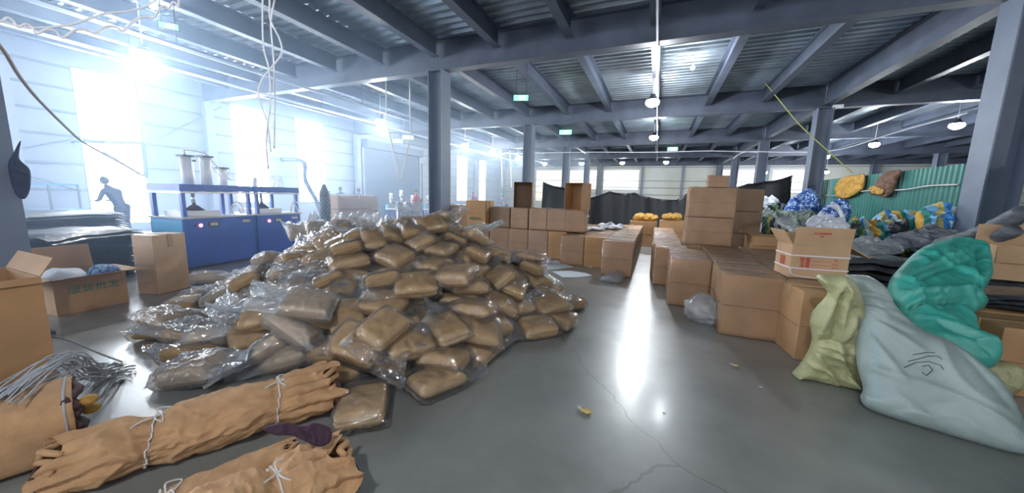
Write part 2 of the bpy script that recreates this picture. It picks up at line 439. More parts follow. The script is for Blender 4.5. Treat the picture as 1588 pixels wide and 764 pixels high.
# roller shutter and small door in the left wall
m = MB(); z = .02
while z < 4.0: m.box(XL + .08, XL + .13, 15.6, 20.6, z, z + .07); z += .085
sh = m.build('door_1', 'shutter'); struct(sh, 'wide dark blue roller shutter')
MB().box(XL + .07, XL + .5, 15.5, 20.7, 4.0, 4.45).build('shutter_box', 'shutter', sh)
MB().box(XL + .071, XL + .2, 15.42, 15.58, 0, 4.0).box(XL + .071, XL + .2, 20.62, 20.8, 0, 4.0).build('frame', 'panel', sh)
dd = MB().box(XL + .08, XL + .12, 21.0, 22.6, .02, 3.6).build('door_2', 'panel'); struct(dd, 'pale grey panelled door with dark framing')
m = MB()
for z in (.02, .9, 1.8, 2.7, 3.56): m.box(XL + .12, XL + .15, 21.0, 22.6, z, z + .05)
for y in (21.0, 21.75, 22.55): m.box(XL + .12, XL + .15, y, y + .05, .02, 3.6)
m.build('frame', 'girt', dd)
# far wall
m = MB().box(XL, XR, YF, YF + .15, 0, Z_DECK + .14)
struct(m.build('wall_far', 'far_panel'), 'pale far wall of metal panels with horizontal rails')
m = MB()
for z in (1.2, 1.9, 2.55, 3.2, 4.45): m.box(XL, XR, YF - .08, YF, z, z + .05)
for X in (-12.5, -9, -1.5, 2.0, 8.5, 12.0, 19): m.box(X - .09, X + .09, YF - .2, YF - .08, 0, Z_GIRD)
struct(m.build('trim_rails', 'girt'))
for i, (a, b, z0, z1) in enumerate(((-12.2, -9.3, 1.0, 4.3), (-8.7, -5.8, 2.3, 4.3), (-5.1, -1.8, 2.3, 4.3), (5.2, 8.2, 2.3, 4.3), (8.9, 11.7, 2.3, 4.3))):
    fo = MB().box(a, b, YF - .05, YF - .03, z0, z0 + .06).box(a, b, YF - .05, YF - .03, z1 - .06, z1).build('window_%d' % (11 + i), 'panel'); struct(fo, 'translucent daylight panel in the far wall')
    MB().box(a, b, YF - .03, YF - .005, z0, z1).build('pane', 'window_dim', fo)
struct(MB().box(XR, XR + .15, YB, YF, 0, Z_DECK + .14).build('wall_right', 'far_panel'))
# green corrugated partition beyond the right hand columns
def fence(name, y0, y1, label):
    v = []; X = 5.33; y = y0; k = 0
    while y < y1:
        for dy, dx in ((0, 0), (.05, 0), (.07, -.035), (.12, -.035)):
            v += [(X + dx, y + dy, .02), (X + dx, y + dy, 2.32)]
        y += .14
    f = [(2 * i, 2 * i + 1, 2 * i + 3, 2 * i + 2) for i in range(len(v) // 2 - 1)]
    o = ob(name, v, f, 'fence'); md = o.modifiers.new('solid', 'SOLIDIFY'); md.thickness = .004
    tag(o, label, 'fence')
    m = MB().box(X + .03, X + .07, y0, y1, .5, .55).box(X + .03, X + .07, y0, y1, 1.9, 1.95)
    m.build('rail', 'girt', o)
    return o
fence('corrugated_fence', 8.4, 17.0, 'green corrugated metal fence with garments hung over it, beyond the white column')
fence('corrugated_fence', 3.6, 7.75, 'green corrugated metal fence on the near side of the white column')
for pts, lab, r in (
    ([at_x(1236, 300, 5.22), at_x(1300, 303, 5.22), at_x(1340, 296, 5.22), at_x(1400, 294, 5.22), at_x(1440, 288, 5.22), at_x(1486, 286, 5.22)], 'white rope strung along the green fence behind the garments', .014),
    ([at_x(1541, 277, 5.22), at_x(1565, 280, 5.22), at_x(1588, 281, 5.22), at_x(1640, 284, 5.22)], 'white rope strung along the green fence on the near side of the column', .012)):
    tag(MB().tube(smooth_path(pts), r, 6).build('rope', 'string', smooth=True), lab, 'rope')


# ------------------------------------------------------------------ lamps and signs
def point_lamp(parent, z, watts, size=.12, col=(.90, .95, 1.0)):
    l = bpy.data.lights.new('bulb', 'POINT'); l.energy = watts; l.shadow_soft_size = size; l.color = col
    o = bpy.data.objects.new('bulb', l); COL.objects.link(o); o.parent = parent; o.location = (0, 0, z); return o

def high_bay(x, y, z, label, watts=LAMP_WATTS):
    t = thing('pendant_lamp', label, 'lamp', (x, y, z), 0, 'round pendant lamps under the ceiling')
    MB().cyl((0, 0, .03), .10, .17, 20, .09).cyl((0, 0, .13), .06, .07, 12).build('housing', 'dark', t, True)
    MB().ball((0, 0, -.03), .19, .19, .13, 10).build('diffuser', 'lamp', t, True)
    MB().cyl((0, 0, .19), Z_DECK - z - .2, .012, 6).build('rod', 'cable', t)
    point_lamp(t, -.16, watts)
    return t
LZ = 4.3
for px, py, lab in ((222, 83, 'bright round lamp hanging in front of the first window'), (590, 187, 'bright round lamp left of the dark middle column'),
                    (721, 224, 'bright round lamp just right of the dark middle column'), (764, 234, 'round lamp above the seated workers'), (803, 245, 'faint round lamp left of the second dark column'),
                    (1012, 157, 'large glaring lamp above the aisle'), (1014, 212, 'second glaring lamp above the aisle, beneath the large one'),
                    (1484, 193, 'bright lamp close to the white column on the green fence side'), (1356, 223, 'bright lamp above the brown garments on the fence'), (1281, 242, 'lamp right beside the middle white column')):
    p = at(px, py, LZ); high_bay(p.x, p.y, LZ, lab)
for px, py, Y, lab in ((845, 253, 30, 'small lamp before the far wall, left end of its row'), (902, 253, 30, 'small lamp before the far wall between two dark columns'), (965, 252, 30, 'small lamp before the far wall right of the dark columns'),
                       (1033, 251, 30, 'small lamp before the far wall above the aisle end'), (1281, 266, 33, 'lamp low beside the middle white column before the far wall'), (1186, 267, 33, 'lamp glaring on the far wall above the net')):
    p = at_y(px, py, Y); high_bay(p.x, p.y, p.z, lab, 130)
# unseen lamps added to brighten the foreground, in line with the rows
for x, y, lab in ((-.35, -1.6, 'added round lamp in line with the aisle row, overhead behind the viewpoint'), (-.35, -8.0, 'added round lamp in line with the aisle row, farther behind the viewpoint'), (9.2, -1.6, 'added round lamp on the green fence side, behind the viewpoint'), (9.3, 4.7, 'added round lamp on the green fence side, abreast of the near fence')):
    high_bay(x, y, LZ, lab, 330)
# small bulb on the deck and the one by the coiled cable
for (p, lab) in ((at(1074, 105, 4.9), 'small bright lamp under the deck right of the glaring one'), (at(238, 9, 4.7), 'small bulb hanging in the coiled cable')):
    t = thing('ceiling_bulb', lab, 'lamp', p)
    MB().ball((0, 0, 0), .055, n=6).build('glass', 'lamp', t, True)
    MB().cyl((0, 0, .05), Z_DECK - p.z - .05, .008, 6).build('cord', 'cable', t)
    point_lamp(t, -.09, 60, .05)

def exit_sign(p, s, lab, rz=0.0):
    t = thing('exit_sign', lab, 'sign', p, rz)
    MB().box(-.19 * s, .19 * s, -.02, .02, -.08 * s, .08 * s).build('case', 'dark', t)
    MB().box(-.175 * s, .175 * s, -.026, -.021, -.065 * s, .065 * s).build('face', 'exit', t)
    m = MB()                                         # running figure and door on the lit face
    m.ball((-.02 * s, -.029, .04 * s), .012 * s, .003, .012 * s, 4).box(-.03 * s, -.008 * s, -.032, -.027, -.005 * s, .027 * s).box(-.05 * s, -.03 * s, -.032, -.027, -.05 * s, -.012 * s).box(-.008 * s, .012 * s, -.032, -.027, -.05 * s, -.008 * s)
    m.box(.04 * s, .046 * s, -.032, -.027, -.05 * s, .05 * s).box(.09 * s, .096 * s, -.032, -.027, -.05 * s, .05 * s).box(.046 * s, .09 * s, -.032, -.027, .044 * s, .05 * s).build('symbol', 'exitwhite', t)
    MB().cyl((-.12 * s, 0, .08 * s), Z_DECK + .05 - p.z - .08 * s, .006, 6).cyl((.12 * s, 0, .08 * s), Z_DECK + .05 - p.z - .08 * s, .006, 6).build('hanger', 'dark', t)
exit_sign(at(262, 41, 4.3), .75, 'green lit exit sign above the coiled cable', .9)
exit_sign(at(808, 152, 4.3), 1.2, 'green lit exit sign above the second dark column', .3)
exit_sign(at(877, 205, 4.3), 1.5, 'green lit exit sign beside the third dark column', .1)
exit_sign(at(1043, 231, 4.3), 1.5, 'green lit exit sign right of the glaring lamps', 0)
exit_sign(at(617, 219, 4.0), 1.3, 'green lit exit sign over the roller shutter, lower of two', .6)
exit_sign(at(633, 213, 4.0), 1.3, 'green lit exit sign over the roller shutter, upper of two', .6)
# security camera on the white column
p = at_y(1292, 165, 14.95)
t = thing('security_camera', 'white security camera on an arm at the middle white column', 'camera', p, 0)
MB().box(5.085 - p.x, -.02, -.02, .02, -.02, .02).build('arm', 'cable', t); MB().box(-.02, .26, -.05, .05, -.05, .04).build('body', 'cable', t); MB().box(.26, .30, -.035, .035, -.035, .03).build('lens_hood', 'dark', t)

# ------------------------------------------------------------------ cables, ropes, conduits
def rope(name, pts, r, m, lab, cat='cable', n=8, group=None):
    return tag(MB().tube(smooth_path(pts, n), r, 6).build(name, m, smooth=True), lab, cat, group)
def P(px, py, dist):
    d = ray(px, py); return Vector((0, 0, CAM_H)) + d * (dist / (d.x ** 2 + d.y ** 2) ** .5)
rope('hanging_cable', [P(408, -40, 3.6), P(407, 30, 3.6), P(409, 75, 3.6), P(417, 108, 3.6), P(419, 160, 3.6), P(413, 215, 3.6), P(416, 262, 3.7)], .007, 'cable', 'white cable hanging straight down from the ceiling, outermost of three')
rope('hanging_cable', [P(416, -40, 3.6), P(418, 0, 3.6), P(419, 30, 3.6), P(434, 62, 3.6), P(436, 84, 3.6), P(418, 108, 3.6), P(404, 128, 3.6), P(401, 150, 3.6), P(414, 190, 3.6), P(420, 235, 3.6)], .007, 'cable', 'white cable hanging in a loop that bulges toward the middle of the hall')
rope('hanging_cable', [P(432, -20, 3.7), P(424, 8, 3.7), P(420, 40, 3.7), P(424, 90, 3.7), P(426, 150, 3.7), P(425, 230, 3.8)], .007, 'cable', 'white cable hanging straight beside the looping one')
co = []
for (a, b) in ((0, 33), (28, 42), (57, 52), (97, 58), (147, 52), (191, 48), (238, 28), (262, 13), (276, 12), (280, -12)):
    co.append((a, b))
pp = [P(-30, 20, 3.9)]
for (a, b), (c, d) in zip(co, co[1:]):
    pp += [P(a, b, 3.9), P(a * .6 + c * .4, (b * .6 + d * .4) - 9, 3.9), P(a * .25 + c * .75, (b * .25 + d * .75) - 7, 3.9)]
pp.append(P(280, -14, 3.9))
rope('coiled_cable', pp, .0075, 'hose', 'white spring-coiled air hose sagging under the ceiling', 'hose')
rope('hanging_cable', [P(-20, 25, 4.0), P(10, 35, 4.0), P(50, 43, 4.0), P(110, 38, 4.0), P(160, 22, 4.0), P(205, 16, 4.0), P(235, 5, 4.0), P(255, -15, 4.0)], .007, 'cable', 'white cable drooping above the coiled hose')
rope('braided_rope', [P(-25, 45, 4.2), P(5, 78, 4.5), P(30, 118, 5.0), P(60, 155, 5.6), P(100, 195, 6.4), P(127, 219, 7.4), P(160, 238, 8.5), P(222, 272, 10.5)], .013, 'rope', 'twisted rope slanting down toward the first window', 'rope')
rope('hanging_cable', [at_x(600, 186, P(600, 186, 12).x) + Vector((0, 0, Z_DECK + .03 - P(600, 186, 12).z)), P(600, 186, 12), P(606, 215, 12), P(620, 280, 12)], .022, 'string', 'pale cord hanging over the small machines, the one nearer the shutter', 'cord')
rope('hanging_cable', [P(636, 190, 12) + Vector((0, 0, Z_DECK + .03 - P(636, 190, 12).z)), P(636, 190, 12), P(636, 215, 12), P(622, 280, 12)], .022, 'string', 'pale cord hanging over the small machines, slanting to meet its neighbour', 'cord')
rope('slanting_cord', [at_y(1206, 152, 14) + (at_y(1206, 152, 14) - at_y(1240, 193, 13.9)) * ((Z_DECK + .03 - at_y(1206, 152, 14).z) / (at_y(1206, 152, 14).z - at_y(1240, 193, 13.9).z)), at_y(1206, 152, 14), at_y(1240, 193, 13.9), at_y(1282, 232, 13.8), at_y(1322, 268, 13.7)], .016, 'yellowcord', 'yellow green cord slanting behind the middle white column', 'cord')
rope('ceiling_cable', [at_y(780, 238, 21), at_y(905, 236, 21), at_y(1010, 236, 21), at_y(1100, 234, 21), at_y(1175, 236, 21)], .018, 'cable', 'thin white cable crossing the hall below the beams')
rope('ceiling_cable', [at_y(1137, 246, 20), at_y(1148, 238, 20), at_y(1165, 235, 20), at_y(1230, 236, 20), at_y(1300, 232, 19), at_y(1390, 205, 17), at_y(1500, 175, 14)], .02, 'cable', 'white cable arching from the rear white column across to the green fence side')
def conduit(x, y0, y1, z, lab):
    m = MB().box(x - .018, x + .018, y0, y1, z, z + .06); o = m.build('cable_tray', 'panel'); tag(o, lab, 'cable tray', 'cable trays')
    y = y0 + .5
    while y < y1: MB().box(x - .008, x + .008, y - .008, y + .008, z + .06, Z_DECK).build('hanger', 'dark', o); y += 5
conduit(-9.6, -1, 34, 4.38, 'slim pale cable tray running along the hall beside the left lamps')
conduit(-11.5, -1, 34, 4.38, 'slim pale cable tray running along the hall nearest the windows')
conduit(-.36 + .12, 2, 30, 4.52, 'slim pale cable tray above the aisle carrying the glaring lamps')
for px, Y, lab in ((776, 24, 'thin pale pole hanging above the workers, nearest the lamp'), (790, 27, 'thin pale pole hanging beside the open carton'), (812, 28, 'thin pale pole hanging just above the open carton')):
    a, b = at_y(px, 246, Y), at_y(px + 3, 290, Y); tag(MB().tube([(a.x, Y, Z_DECK + .03), b], .035, 6).build('hanging_pole', 'string'), lab, 'pole')


# ------------------------------------------------------------------ cartons
def carton(x0, y0, z0, w_, d_, h_, label, m='card_wrap', rot=0.0, group=None, tape=True, name='cardboard_box'):
    """closed box; (x0, y0) is its near left bottom corner"""
    c = Matrix.Rotation(rot, 4, 'Z') @ Vector((w_ / 2, d_ / 2, 0))
    t = thing(name, label, 'box', (x0 + c.x, y0 + c.y, z0 + .003), rot, group)
    b = MB(); n = 6; W, D, H = w_ / 2, d_ / 2, h_
    bul = random.uniform(.004, .012) if m != 'card_wrap' else .002
    bm = bmesh.new(); bmesh.ops.create_cube(bm, size=1)
    bmesh.ops.subdivide_edges(bm, edges=bm.edges[:], cuts=5, use_grid_fill=True)
    sd = random.random() * 50
    for q in bm.verts:
        x, y, z = q.co
        px, py, pz = x * w_, y * d_, (z + .5) * h_
        fx, fy, fz = 1 - abs(2 * x) ** 2, 1 - abs(2 * y) ** 2, 1 - abs(2 * z) ** 2
        if abs(x) > .499: px += math.copysign(bul * fy * fz, x)
        if abs(y) > .499: py += math.copysign(bul * fx * fz, y)
        if z > .499: pz += -.004 + bul * .4 * noise.noise(Vector((x * 3 + sd, y * 3, 0)))
        q.co = (px, py, pz)
    me = bpy.data.meshes.new('carton'); bm.to_mesh(me); bm.free(); me.materials.append(MT[m])
    for p in me.polygons: p.use_smooth = False
    o = bpy.data.objects.new('carton', me); COL.objects.link(o); o.parent = t; bevel(o, .006, 2)
    if tape:
        MB().box(-w_ / 2 - .002, w_ / 2 + .002, -.028, .028, h_ - .002, h_ + .004).box(-w_ / 2 - .0135, -w_ / 2 - .0005, -.028, .028, h_ * .78, h_ + .004).box(w_ / 2 + .0005, w_ / 2 + .0135, -.028, .028, h_ * .78, h_ + .004).build('packing_tape', 'tape', t)
    if m == 'card_wrap':                                # crumpled stretch film drawn round the box
        fb = bmesh.new(); bmesh.ops.create_cube(fb, size=1); bmesh.ops.subdivide_edges(fb, edges=fb.edges[:], cuts=13, use_grid_fill=True)
        for q in fb.verts:
            x, y, z = q.co; nrm = Vector((math.copysign(abs(2 * x) ** 12, x), math.copysign(abs(2 * y) ** 12, y), max(0, math.copysign(abs(2 * z) ** 12, z))))
            p_ = Vector((x * w_, y * d_, (z + .5) * h_))
            r_ = max(0, 1 - abs(noise.noise(Vector((p_.x * 7 + sd, p_.y * 7, p_.z * 2.2)))) * 4) ** 2 + .6 * max(0, 1 - abs(noise.noise(Vector((p_.x * 3 + sd, p_.y * 3 + 5, p_.z * 9)))) * 4) ** 2
            q.co = p_ + nrm * (.0045 + .0065 * r_)
            if z < -.49: q.co.z = .004
        fm = bpy.data.meshes.new('stretch_film'); fb.to_mesh(fm); fb.free(); fm.materials.append(MT['wrapfilm'])
        for p_ in fm.polygons: p_.use_smooth = True
        fo = bpy.data.objects.new('stretch_film', fm); COL.objects.link(fo); fo.parent = t; fo['label'] = 'clear stretch film'
    MB().box(-w_ / 2 + .01, w_ / 2 - .01, -d_ / 2 - .0135, -d_ / 2 - .003, h_ * .5 - .003, h_ * .5 + .001).box(-w_ / 2 - .0135, -w_ / 2 - .003, -d_ / 2 + .01, d_ / 2 - .01, h_ * .5 - .003, h_ * .5 + .001).build('fold_line', 'card_dark', t)
    return t


def open_carton(x0, y0, z0, w_, d_, h_, label, m='card', rot=0.0, flaps=(), th=.007, name='open_cardboard_box', tilt=None):
    """flaps: (side, length, angle from vertical outward in degrees); sides f b l r"""
    c = Matrix.Rotation(rot, 4, 'Z') @ Vector((w_ / 2, d_ / 2, 0))
    t = thing(name, label, 'box', (x0 + c.x, y0 + c.y, z0 + .003), rot)
    if tilt: t.rotation_euler = (tilt[0], tilt[1], rot)
    W, D = w_ / 2, d_ / 2
    b = MB().box(-W, W, -D, D, 0, th).box(-W, W, -D, -D + th, th, h_).box(-W, W, D - th, D, th, h_).box(-W, -W + th, -D + th, D - th, th, h_).box(W - th, W, -D + th, D - th, th, h_)
    b.build('carton', m, t)
    for s, L, a in flaps:
        a = math.radians(a)
        wd = w_ if s in 'fb' else d_
        T = {'f': Matrix.Translation((0, -D, h_)) @ Matrix.Rotation(a, 4, 'X'), 'b': Matrix.Translation((0, D, h_)) @ Matrix.Rotation(-a, 4, 'X'),
             'l': Matrix.Translation((-W, 0, h_)) @ Matrix.Rotation(-a, 4, 'Y'), 'r': Matrix.Translation((W, 0, h_)) @ Matrix.Rotation(a, 4, 'Y')}[s]
        fl = MB()
        if s in 'fb': fl.box(-wd / 2 + .004, wd / 2 - .004, -th / 2, th / 2, .001, L, T)
        else: fl.box(-th / 2, th / 2, -wd / 2 + .004, wd / 2 - .004, .001, L, T)
        fl.build('flap', m, t)
    return t

g1 = 'film wrapped cartons left of the aisle'
carton(-.905, 6.89, 0, .56, .56, .68, 'film-wrapped carton at the near corner of the left stack beside the aisle')
carton(-1.38, 7.50, 0, .50, .53, .66, 'brown carton set back just left of the corner carton by the aisle', 'card')
carton(-1.90, 7.52, 0, .50, .55, .65, 'brown carton with a pale film-covered front strip, on the floor before the two-high row')
carton(-2.38, 8.10, 0, .46, .55, .67, 'carton in the bottom row with plain front, beside the one with the pale strip', 'card')
carton(-2.90, 8.12, 0, .50, .55, .67, 'carton in the bottom row standing behind the crumpled plastic on the floor')
carton(-3.44, 8.14, 0, .52, .55, .67, 'bottom-row carton peeking over the bag heap, right of the dark gap')
carton(-3.98, 8.16, 0, .52, .55, .67, 'shaded bottom-row carton beneath the wide carton of the row')
for x, lab, mm in ((-1.99, 'upper carton at the aisle end of the two-high row, under the open carton', 'card_wrap'), (-2.44, 'upper carton second from the aisle end of the two-high row', 'card_wrap'), (-2.90, 'upper carton with streaky film third from the aisle end', 'card_wrap'), (-3.40, 'upper carton directly under the tall dark open carton', 'card_wrap')):
    carton(x, 8.15, .678, .45, .50, .52, lab, mm)
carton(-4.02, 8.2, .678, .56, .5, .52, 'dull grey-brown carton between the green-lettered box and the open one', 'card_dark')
# carton with green lettering
t = carton(-4.62, 8.0, .678, .57, .5, .67, 'large plain carton with small green lettering above the bag heap', 'card')
text_obj('lettering', '服装批发', .085, 'greenprint', t, (0, -.266, .2), (PI / 2, 0, 0))
carton(-4.55, 8.16, 0, .52, .5, .67, 'bottom carton hidden below the green-lettered box', 'card')
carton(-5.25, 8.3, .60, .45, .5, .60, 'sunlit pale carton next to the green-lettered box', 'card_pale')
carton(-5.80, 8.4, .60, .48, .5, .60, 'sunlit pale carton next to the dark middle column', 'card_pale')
carton(-5.3, 8.3, 0, .52, .5, .59, 'lower carton supporting the sunlit ones, on the side of the green-lettered box', 'card')
carton(-5.85, 8.4, 0, .52, .5, .59, 'lower carton supporting the sunlit one by the dark middle column', 'card')
def standing_open(x, y, z, w_, d_, h_, label, m, rot):
    """open carton standing on its end, mouth toward the camera side"""
    t = thing('open_cardboard_box', label, 'box', (x, y, z), rot); th = .008; W, D = w_ / 2, d_ / 2
    MB().box(-W, W, D - th, D, 0, h_).box(-W, -W + th, -D, D - th, 0, h_).box(W - th, W, -D, D - th, 0, h_).box(-W + th, W - th, -D, D - th, 0, th).box(-W + th, W - th, -D, D - th, h_ - th, h_).build('carton', m, t)
    MB().box(-.003, .003, D - th - .003, D - th - .0005, .02, h_ - .02).build('seam', 'tape', t)
    return t
standing_open(-3.17, 8.42, 1.203, .46, .42, .64, 'tall open carton standing on end with a dark inside, at the second dark column', 'card_dark', .25)
standing_open(-1.76, 8.34, 1.203, .48, .40, .63, 'tall open carton on end at the aisle end of the row, lit side aisleward', 'card', -.30)

# rows behind the corner carton, running away along the aisle
lb = [(-.9, 7.48), (-.9, 8.07), (-.9, 8.66), (-.9, 9.25), (-.9, 9.84), (-.9, 10.43), (-.9, 11.02)]
nth = ['second', 'third', 'fourth', 'fifth', 'sixth', 'seventh', 'eighth']
for (x, y), q in zip(lb, nth): carton(x, y, 0, .56, .57, .68, q + ' carton along the left edge of the aisle, counted from the corner carton', group=g1)
for j, x in enumerate((-1.48, -1.40 - .62)):
    for i in range(5):
        if j == 1 and i == 0: continue
        carton(x - .0, 8.1 + i * .59, 0, .55, .57, .67, ('nearest', 'second', 'third', 'fourth', 'farthest')[i] + ' carton in the %s row of the left block, film-covered top showing' % ('middle', 'outer')[j], group=g1)
carton(-.75, 11.75, 0, .8, .6, .80, 'wide carton at the far end of the left block under mustard bundles', 'card')
carton(.15, 12.9, 0, .8, .6, .80, 'wide carton in the background beneath mustard bundles at the end of the aisle', 'card')

g2 = 'film wrapped cartons right of the aisle'
carton(.765, 4.40, 0, .555, .54, .70, 'large carton at the front of the right-hand block')
carton(.775, 4.97, 0, .555, .54, .69, 'carton directly behind the front carton of the right block', group=g2)
carton(.79, 5.54, 0, .55, .54, .69, 'third carton behind the front one, its film-covered top showing', group=g2)
carton(.82, 6.11, 0, .55, .54, .69, 'fourth carton behind the front one of the right block', group=g2)
carton(.84, 6.68, 0, .50, .54, .68, 'fifth carton behind the front one, just before the tall stack', group=g2)
carton(.255, 5.35, 0, .51, .55, .68, 'carton with a crumpled plastic bundle leaning on its front')
carton(.26, 5.93, 0, .52, .55, .68, 'carton behind the one with the plastic bundle', group=g2)
t = carton(.045, 6.53, 0, .52, .55, .67, 'carton with a green sticker on its top beside the aisle')
MB().cyl((-.1, -.1, .672), .006, .035, 12).build('sticker', 'greentape', t)
for i, q in enumerate(('second', 'third', 'fourth', 'fifth', 'sixth', 'seventh', 'eighth')):
    carton(-.01 + (i % 2) * .015, 7.12 + i * .59, 0, .50, .56, .67, q + ' carton along the right edge of the aisle beyond the green-stickered one', group=g2)
t = carton(1.39, 4.57, 0, .56, .55, .685, 'carton beneath the red-printed open box', 'card_wrap')
for i in range(4): carton(1.40 + .012 * i, 5.15 + i * .57, 0, .56, .54, .68, ('first', 'second', 'third', 'fourth')[i] + ' carton in the row behind the red-printed box, right block', group=g2)
carton(1.345, 3.985, 0, .58, .50, .68, 'plain carton with a lit narrow side next to the yellow sack', 'card', .10)
# tall stack
carton(.54, 7.28, 0, .80, .62, .675, 'hidden bottom carton of the tall film-wrapped stack', group=g2)
carton(.545, 7.28, .678, .76, .60, .515, 'lower big carton of the tall film-wrapped stack')
carton(.55, 7.29, 1.196, .76, .60, .545, 'upper big carton of the tall film-wrapped stack')
p = at(1103, 289, 1.745); carton(p.x, 7.36, 1.745, .33, .3, .21, 'small carton on the very top of the tall stack', 'card_wrap')
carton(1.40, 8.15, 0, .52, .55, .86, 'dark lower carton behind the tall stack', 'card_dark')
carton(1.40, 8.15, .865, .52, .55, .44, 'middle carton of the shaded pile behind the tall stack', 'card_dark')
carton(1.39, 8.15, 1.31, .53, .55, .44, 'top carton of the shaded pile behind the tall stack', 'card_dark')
t = open_carton(1.62, 7.25, .50, .66, .5, .40, 'low open carton with film over its edge behind the right block', 'card', .05, (('l', .12, 60), ('f', .16, 172)))
carton(1.62, 7.22, 0, .66, .52, .49, 'hidden carton that carries the low open carton', 'card')

# printed open box with white straps
t = open_carton(1.405, 4.62, .69, .52, .36, .36, 'open carton with red printing and white straps on top of the right block', 'card_pale', .12, (('f', .20, 8), ('l', .18, 32), ('r', .2, 120), ('b', .2, 60)))
for z in (.10, .24):
    MB().box(-.266, .266, -.187, -.181, z, z + .012).box(-.266, .266, .181, .187, z, z + .012).box(-.267, -.261, -.187, .187, z, z + .012).box(.261, .267, -.187, .187, z, z + .012).build('strap', 'strap', t)
MB().tube(smooth_path([(-.255, -.186, .10), (-.25, -.192, .05), (-.2, -.20, .025), (-.05, -.205, .012), (.12, -.2, .008)]), .005, 6).build('strap', 'strap', t)
for k, (s_, z) in enumerate((('数量', .207), ('毛重', .168), ('净重', .130))):
    text_obj('lettering', s_, .042, 'redprint', t, (-.13, -.1835, z), (PI / 2, 0, 0), 1.2)
    MB().box(-.07, .12, -.1825, -.1812, z - .017, z - .014).build('print_line', 'redprint', t)
    text_obj('lettering', ('件', '公斤', '公斤')[k], .026, 'redprint', t, (.145, -.1835, z), (PI / 2, 0, 0), 1.2)
T = Matrix.Translation((0, -.18, .36)) @ Matrix.Rotation(math.radians(8), 4, 'X')
lt = text_obj('lettering', '品名规格数量', .026, 'redprint', t, T @ Vector((-.02, -.006, .135)), (PI / 2 + math.radians(8), 0, 0))
text_obj('lettering', '收货', .018, 'redprint', t, T @ Vector((-.02, -.006, .105)), (PI / 2 + math.radians(8), 0, 0))
for z in (.205, .178, .152, .125): text_obj('lettering', '包装合格证', .024, 'redprint', t, (-.2625, 0, z), (PI / 2, 0, -PI / 2))

# left foreground cartons
c0, c1 = at(88, 583, 0), at(0, 603, 0)
t = open_carton(-4.95, .28, 0, .70, .72, .80, 'tall open carton close by, cut by the edge of the picture', 'card', -.0, (('b', .15, 30), ('l', .28, 150), ('f', .28, 165), ('r', .05, 160)))
t = open_carton(-6.92, 1.50, 0, .72, .60, .42, 'wide open carton with green lettering holding wrapped bundles', 'card', .0, (('l', .30, 10), ('r', .28, 80), ('b', .2, 95), ('f', .24, 100)))
t.rotation_euler.z = .06; OB = t
text_obj('lettering', '服装批发', .10, 'greenprint', t, (.3645, .02, .27), (PI / 2, 0, PI / 2), 1.1)


